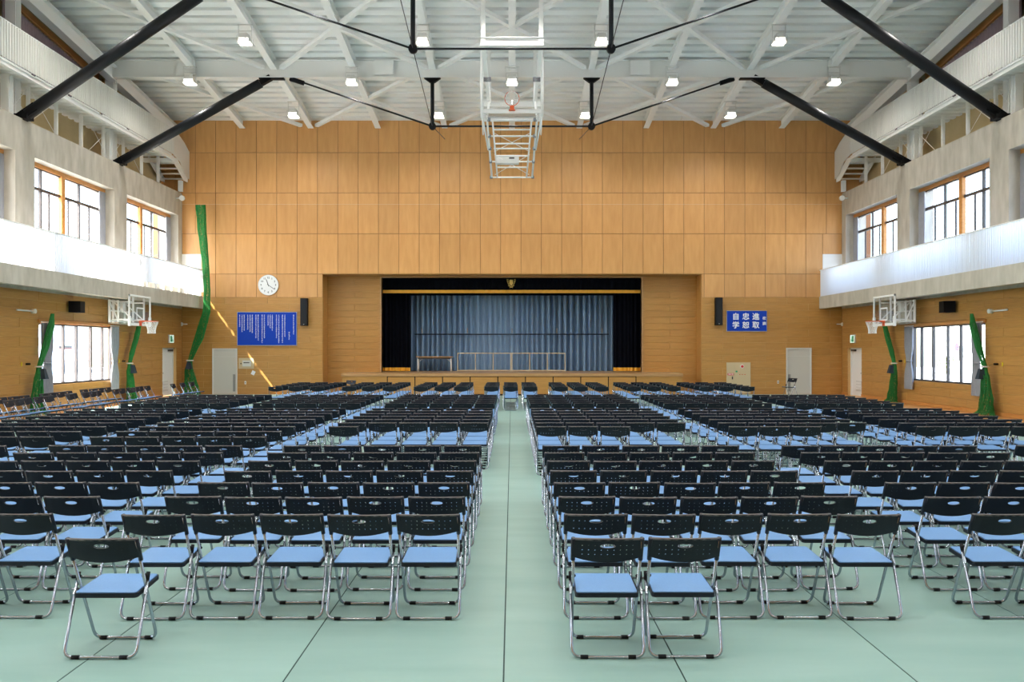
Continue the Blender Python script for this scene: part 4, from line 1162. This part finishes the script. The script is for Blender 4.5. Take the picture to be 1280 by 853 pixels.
# tall net in the corner by the clock side
net_bundle('ball_net', [(-13.1, 37.7, 8.0, 0.26, 0.08, 0), (-13.05, 37.7, 7.0, 0.22, 0.08, 0), (-12.88, 37.65, 5.6, 0.17, 0.09, 0), (-12.8, 37.6, 4.4, 0.16, 0.1, 0), (-12.82, 37.6, 3.5, 0.20, 0.1, 0), (-13.15, 37.65, 2.4, 0.24, 0.1, 0), (-13.55, 37.7, 1.45, 0.10, 0.09, 0), (-13.6, 37.7, 1.1, 0.20, 0.12, 0), (-13.52, 37.7, 0.5, 0.34, 0.14, 0), (-13.45, 37.7, 0.02, 0.42, 0.16, 0)],
           'tall green ball net hanging from the roof wire to the floor beside the balcony end', 6, 41)
nw = MB()
nw.tube([(-13.9, 37.68, 8.02), (13.9, 37.68, 8.02)], 0.003, 4)
tag(nw.build('net_wire', 'rope_white'), 'thin pale net wire stretched across the plywood stage wall', 'wire')
# wedge loudspeakers on side walls
for s in (-1, 1):
    S = empty('wall_speaker', (s * XW, 28.6, 3.1), label=f'black wedge loudspeaker over the lower window, {SIDE[s]} side', cat='speaker', group='wedge wall speakers')
    mb = MB()
    xs_ = [(-s * 0.08, -0.28), (-s * 0.42, -0.20), (-s * 0.36, 0.24), (-s * 0.08, 0.28)]
    mb.prism([(p[0], p[1]) for p in (xs_ if s < 0 else xs_[::-1])], 2, 0.0, 0.36)
    mb.build('cabinet', 'black_matte', S)
    MB().box(*sorted((-s * 0.1, 0)), -0.06, 0.06, 0.12, 0.3).build('bracket', 'black_matte', S)

# ------------------------------------------------------------------ outside the windows
tag(MB().box(-90, 90, -60, 110, -0.6, -0.35).build('ground', 'outdoor_concrete'), 'pale paved yard outside the hall windows', 'ground', kind='structure')
for s in (-1, 1):
    Bl = empty('neighbour_building', (s * 50, 60, -0.35), label=f'pale plastered building seen through the windows, {SIDE[s]} side', cat='building')
    hh = 5.0 if s < 0 else 6.5
    MB().box(-5, 5, -30, 34, 0, hh).build('wall', 'plaster', Bl)
    MB().box(-5.3, 5.3, -30.3, 34.3, hh, hh + 0.25).build('roof', 'outdoor_concrete', Bl)
    for k in range(9):
        y = -27 + k * 7
        wo_ = MB().box(*sorted((-s * 5.02, -s * 4.95)), y, y + 2.6, 1.1, 2.6).build('window', 'alu_dark', Bl)
        MB().box(*sorted((-s * 5.03, -s * 5.02)), y + 0.1, y + 2.5, 1.2, 2.5).build('pane', 'glass', wo_)
def road_sign(x, y, zs, face, label, s):
    R_ = empty('road_sign', (x, y, -0.35), label=label, cat='sign')
    MB().tube([(0, 0, 0), (0, 0, max(zs) + 0.9)], 0.035, 8).build('pole', 'frame_steel', R_)
    for z in zs:
        zz = z + 0.35
        if face == 'blue':
            d = MB().tube([(-s * 0.05, 0, zz), (-s * 0.07, 0, zz)], 0.32, 24).build('sign_plate', 'red', R_)
            MB().tube([(-s * 0.07, 0, zz), (-s * 0.08, 0, zz)], 0.25, 24).build('sign_field', 'board_blue', d)
            MB().bar((-s * 0.085, -0.18, zz + 0.18), (-s * 0.085, 0.18, zz - 0.18), 0.06, 0.006, (1, 0, 0)).build('slash', 'red', d)
        else:
            d = MB().tube([(-s * 0.05, 0, zz), (-s * 0.07, 0, zz)], 0.32, 24).build('sign_plate', 'red', R_)
            MB().tube([(-s * 0.07, 0, zz), (-s * 0.08, 0, zz)], 0.26, 24).build('sign_field', 'white_print', d)
road_sign(33.8, 70.0, (2.58, 1.77), 'white', 'two round red rimmed road signs on a pole outside the window', 1)
road_sign(33.8, 68.0, (2.09,), 'blue', 'round blue no parking road sign with red rim outside the window', 1)
sg = empty('yard_sign', (-35.0, 71.5, -0.35), rz=-0.9, label='white yard notice board with red border outside the window', cat='sign')
MB().box(0.0, 0.05, -1.1, 1.1, 1.3, 2.3).build('board', 'white_print', sg)
mb = MB()
for b4 in ((-1.1, 1.1, 1.3, 1.34), (-1.1, 1.1, 2.26, 2.3), (-1.1, -1.06, 1.3, 2.3), (1.06, 1.1, 1.3, 2.3)): mb.box(0.05, 0.06, *b4)
mb.build('border', 'red', sg)
MB().box(0.0, 0.05, -1.0, -0.92, 0, 1.3).build('post', 'frame_steel', sg); MB().box(0.0, 0.05, 0.92, 1.0, 0, 1.3).build('post', 'frame_steel', sg)
for (x, y, h) in ((34.6, 71.2, 1.7), (35.2, 66.0, 1.3)):
    rg = random.Random(int(x * 10)); mb = MB()
    for k in range(260):
        c = Vector((rg.gauss(0, 0.35), rg.gauss(0, 0.5), rg.uniform(0.3, h)))
        d = Vector((rg.gauss(0, 1), rg.gauss(0, 1), rg.gauss(0, 1))).normalized() * 0.13; e = d.orthogonal().normalized() * 0.06
        b0 = len(mb.v); mb.v += [tuple(c - d), tuple(c + e), tuple(c + d), tuple(c - e)]; mb.f.append((b0, b0 + 1, b0 + 2, b0 + 3)); mb.sm.append(False)
    S = empty('shrub', (x, y, -0.35), label='%s green shrub in the yard beyond the road signs' % ('taller' if h > 1.5 else 'shorter'), cat='shrub')
    mb.build('foliage', 'leaf', S); MB().tube([(0, 0, 0), (0, 0, h * 0.7)], 0.04, 6).build('stem', 'stage_wood', S)

# ------------------------------------------------------------------ folding chairs
def fillet(pts, rad, n=5):
    """round the inner corners of a polyline"""
    P = [Vector(p) for p in pts]; out = [P[0]]
    for i in range(1, len(P) - 1):
        a = (P[i - 1] - P[i]); b_ = (P[i + 1] - P[i]); r_ = min(rad, a.length / 2, b_.length / 2)
        p0 = P[i] + a.normalized() * r_; p1 = P[i] + b_.normalized() * r_
        for k in range(n + 1):
            t_ = k / n; out.append(p0 * (1 - t_) ** 2 + P[i] * 2 * t_ * (1 - t_) + p1 * t_ ** 2)
    out.append(P[-1]); return out
def lerp_front(z):      # centre line of the front frame in side view
    t_ = (0.745 - z) / (0.745 - 0.012); return -0.165 + t_ * (0.19 + 0.165)
def chair_meshes(lod):
    n = 8 if lod == 0 else 4; fn = 4 if lod == 0 else 1
    out = []
    ff = MB(); x1 = 0.216; x0 = 0.205
    ff.tube(fillet([(-x1, -0.165, 0.735), (-x0, 0.19, 0.012), (x0, 0.19, 0.012), (x1, -0.165, 0.735)], 0.06, fn), 0.0105, n)
    out.append(('front_frame', ff, 'chrome'))
    rf = MB()
    rf.tube(fillet([(-0.227, 0.0, 0.49), (-0.228, -0.2, 0.012), (0.228, -0.2, 0.012), (0.227, 0.0, 0.49)], 0.06, fn), 0.0100, n)
    out.append(('rear_frame', rf, 'chrome'))
    # backrest: shell with an oval hand hole, bowed to the rear
    bk = MB(); A = 44 if lod == 0 else 14; hc = Vector((0, 0.704)); ha, hb = 0.050, 0.0145
    top, side, bot = 0.748, 0.628, 0.592
    def outline(a):
        d = Vector((math.cos(a), math.sin(a))); best = 1e9
        for k in range(400):
            r_ = 0.02 + k * 0.0006; p = hc + d * r_
            lim = side - (side - bot) * (1 - min(1, abs(p.x) / 0.226) ** 2)
            if abs(p.x) > 0.226 or p.y > top or p.y < lim: return p
        return p
    def bow(x): return -0.165 - 0.028 * (1 - (x / 0.226) ** 2) - 0.004
    rings = []
    angs = [2 * PI * k / A for k in range(A)]
    for cx_, cz_ in ((0.226, top), (-0.226, top), (0.226, side), (-0.226, side)):    # keep the corners square
        ca = math.atan2(cz_ - hc.y, cx_ - hc.x) % (2 * PI)
        j = min(range(A), key=lambda q: abs((angs[q] - ca + PI) % (2 * PI) - PI)); angs[j] = ca - 1e-4 if False else ca
    for t_ in ((0, 0.3, 0.65, 1) if lod == 0 else (0, 1)):
        ring = []
        for a in angs:
            o = outline(a); i_ = hc + Vector((ha * math.cos(a), hb * math.sin(a)))
            ring.append(i_ * (1 - t_) + o * t_)
        rings.append(ring)
    lean = lambda z: (0.745 - z) * 0.35
    F_ = [[(p.x, bow(p.x) + lean(p.y), p.y) for p in r_] for r_ in rings]
    K_ = [[(p.x, bow(p.x) + lean(p.y) + 0.016, p.y) for p in r_] for r_ in rings]
    bk.grid(F_ + K_[::-1] + [F_[0]], smooth=False, closed=True)
    if lod == 0:
        for s in (-1, 1):
            bk.tube([(s * 0.217, lerp_front(0.752) , 0.752), (s * 0.2155, lerp_front(0.60), 0.60)], 0.0155, 8)
    out.append(('backrest', bk, 'chair_back' if lod == 0 else 'chair_dark'))
    rm = MB(); m_ = 9 if lod == 0 else 5  # tube added along the backrest top, coloured as its highlight
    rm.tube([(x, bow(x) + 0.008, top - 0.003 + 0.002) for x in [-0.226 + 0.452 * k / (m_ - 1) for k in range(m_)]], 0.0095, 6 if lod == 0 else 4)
    out.append(('top_highlight', rm, 'rim_highlight'))
    st = MB()
    def seat_pts(wr, wf, yr, yf, z_r, z_f, r_):
        pts = []
        for (x, y, sx_, sy_) in ((wf, yf, 1, 1), (-wf, yf, -1, 1), (-wr, yr, -1, -1), (wr, yr, 1, -1)):
            m_ = 4 if lod == 0 else 1
            for k in range(m_):
                base = {(1, 1): 0, (-1, 1): PI / 2, (-1, -1): PI, (1, -1): 1.5 * PI}[(sx_, sy_)]
                a = base + (PI / 2) * (k / (m_ - 1) if m_ > 1 else 0.5)
                X = x - sx_ * r_ + r_ * math.cos(a) ; Y = y - sy_ * r_ + r_ * math.sin(a)
                pts.append((X, Y, z_r + (z_f - z_r) * (Y - yr) / (yf - yr)))
        return pts
    def slab(mb, pts, th):
        lo = [(p[0], p[1], p[2] - th) for p in pts]; b0 = len(mb.v); n_ = len(pts)
        mb.v += lo + list(pts)
        mb.f.append(tuple(b0 + i for i in range(n_))[::-1]); mb.sm.append(False)
        mb.f.append(tuple(b0 + n_ + i for i in range(n_))); mb.sm.append(False)
        for i in range(n_):
            j = (i + 1) % n_; mb.f.append((b0 + i, b0 + j, b0 + n_ + j, b0 + n_ + i)); mb.sm.append(False)
    slab(st, seat_pts(0.203, 0.197, -0.125, 0.265, 0.392, 0.418, 0.025), 0.028)
    out.append(('seat', st, 'chair_dark'))
    pd = MB(); slab(pd, seat_pts(0.194, 0.188, -0.117, 0.256, 0.399, 0.424, 0.02), 0.006)
    out.append(('seat_pad', pd, 'seat_blue'))
    if lod == 0:
        for s in (-1, 1):
            h_ = MB(); h_.tube([(s * 0.225, 0.002, 0.50), (s * 0.225, -0.020, 0.45)], 0.0135, 8); h_.tube([(s * 0.225, -0.012, 0.487), (s * 0.20, lerp_front(0.48), 0.48)], 0.011, 6)
            out.append(('hinge_cap', h_, 'rubber'))
            g_ = MB(); g_.bar((s * 0.222, -0.02, 0.40), (s * 0.226, -0.05, 0.36), 0.012, 0.05)
            out.append(('seat_bracket', g_, 'chrome'))
        for y_, x_ in ((0.19, 0.15), (-0.2, 0.15)):
            for s in (-1, 1):
                r_ = MB(); r_.tube([(s * x_ - 0.024, y_, 0.013), (s * x_ + 0.024, y_, 0.013)], 0.0138, 8)
                out.append(('rubber_foot', r_, 'rubber'))
    return out
HI = []
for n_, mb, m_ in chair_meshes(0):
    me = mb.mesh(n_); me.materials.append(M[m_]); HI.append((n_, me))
LO = chair_meshes(1)
rg = random.Random(3)
chairs = []          # (x, y, yaw, side, row text, seat number)
BLK = [[0.605 + 0.492 * k for k in range(5)], [3.56 + 0.485 * k for k in range(5)], [6.46 + 0.485 * k for k in range(5)]]
rows = [('rear', r, y_) for r, y_ in enumerate((5.83, 6.64, 7.40, 8.17, 8.95, 9.72, 10.48, 11.22))] + [('extra', 8, 12.33), ('extra', 9, 13.12)] + [('mid', 10 + k, 13.94 + 0.70 * k) for k in range(7)] + [('third', 17 + k, 19.90 + 0.70 * k) for k in range(6)]
for sec, r, y in rows:
    for s in (-1, 1):
        for b_ in range(3):
            for c in range(5):
                if sec == 'rear':
                    if r == 0 and not ((s < 0 and b_ == 0 and c == 4) or (s > 0 and b_ == 0 and c < 2)): continue
                    if b_ == 1 and r < 1: continue
                    if b_ == 2 and r < 3: continue
                if sec == 'extra' and (s > 0 or b_ == 0): continue
                if sec == 'mid' and r == 10:
                    if s < 0 and b_ == 0 and c != 4: continue
                    if s > 0 and b_ < 2 and c > 2: continue
                chairs.append((s * (BLK[b_][c] + (0.0025 * (c + 1) if s < 0 and b_ == 0 else 0)) + rg.uniform(-0.002, 0.002), y + rg.gauss(0, 0.012), rg.uniform(-0.006, 0.006), s, r - 2 if r >= 10 and (s > 0 or b_ == 0) else r, b_ * 5 + c + 1))
for r in range(6):                         # front section before the stage, wider spaced
    y = 28.35 + 0.75 * r
    for x in (-0.66, -0.05, 0.57, 1.54, 2.17, 2.83, 3.82, 4.46, 5.1, 6.1, 6.75, 7.42, -1.6, -2.23, -2.88, -3.84, -4.5, -5.14, -6.13, -6.8, -7.43):
        chairs.append((x + rg.gauss(0, 0.01), y + rg.gauss(0, 0.015), rg.gauss(0, 0.02), 0, 40, 0))
for j, x in enumerate((-11.55, -12.35)):   # rows along the side wall, facing the middle of the hall
    y = 18.8 + 0.25 * j
    while y < 29.2:
        if not (22.9 < y < 23.4 or 25.6 < y < 26.1 or (j and y > 28)): chairs.append((x + rg.gauss(0, 0.03), y, -PI / 2 + rg.gauss(0, 0.05), 0, 41, 0))
        y += 0.475
for y in (30.4, 31.25, 32.1): chairs.append((-11.35 + rg.gauss(0, 0.03), y, -PI / 2 + rg.gauss(0, 0.05), 0, 41, 0))
def in_frame(x, y, m_=0.26):
    return y > 2 and abs(x) - m_ < 640 / F * (y + 0.2) and F * (H - 0.0) / (y - 0.25) < 853 - VY + 120
main = sorted([c for c in chairs if in_frame(c[0], c[1]) and c[4] < 40], key=lambda c: math.hypot(c[0], c[1]))
near = set(main[:298])
def place_chair(x, y, yaw, label, group):
    r = empty('folding_chair', (x, y, 0.0), yaw, label, 'chair', group)
    seat = None
    for n_, me in HI:
        o = put(me, n_, seat if n_ == 'seat_pad' else r)
        if n_ == 'seat': seat = o
    return r
for c in chairs:
    if c in near:
        rw = ORD[c[4] + 1]
        place_chair(c[0], c[1], c[2], f'blue folding chair, {SIDE[c[3]]} side, {rw} row from rear, {ORD[c[5]]} seat from centre aisle', 'folding chairs in rows')
place_chair(11.2, 36.1, 2.1, 'lone folding chair turned away in front of the sliding door', 'folding chairs in rows')
q = at(434.5, 480, 33.4)
place_chair(q.x, 33.6, 2.6, 'odd folding chair turned to face the hall at the row ends before the stage', 'folding chairs in rows')
# all farther chairs: low-detail but full chairs in one object
me = bpy.data.meshes.new('far_folding_chair'); V_ = []; Fa = []; Mi = []
mats = ['chrome', 'chair_dark', 'seat_blue', 'rim_highlight']
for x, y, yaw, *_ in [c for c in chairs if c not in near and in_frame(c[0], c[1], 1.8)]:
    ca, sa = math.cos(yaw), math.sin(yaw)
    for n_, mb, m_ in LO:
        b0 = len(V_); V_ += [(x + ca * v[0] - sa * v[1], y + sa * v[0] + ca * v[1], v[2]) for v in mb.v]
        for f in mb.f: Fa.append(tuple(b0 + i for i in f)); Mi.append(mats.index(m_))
me.from_pydata(V_, [], Fa)
for m_ in mats: me.materials.append(M[m_])
me.polygons.foreach_set('material_index', Mi); me.update()
o = bpy.data.objects.new('far_folding_chair', me); C.objects.link(o)
tag(o, 'far rows of blue folding chairs reaching to the stage and along the wall', 'chair', kind='stuff')
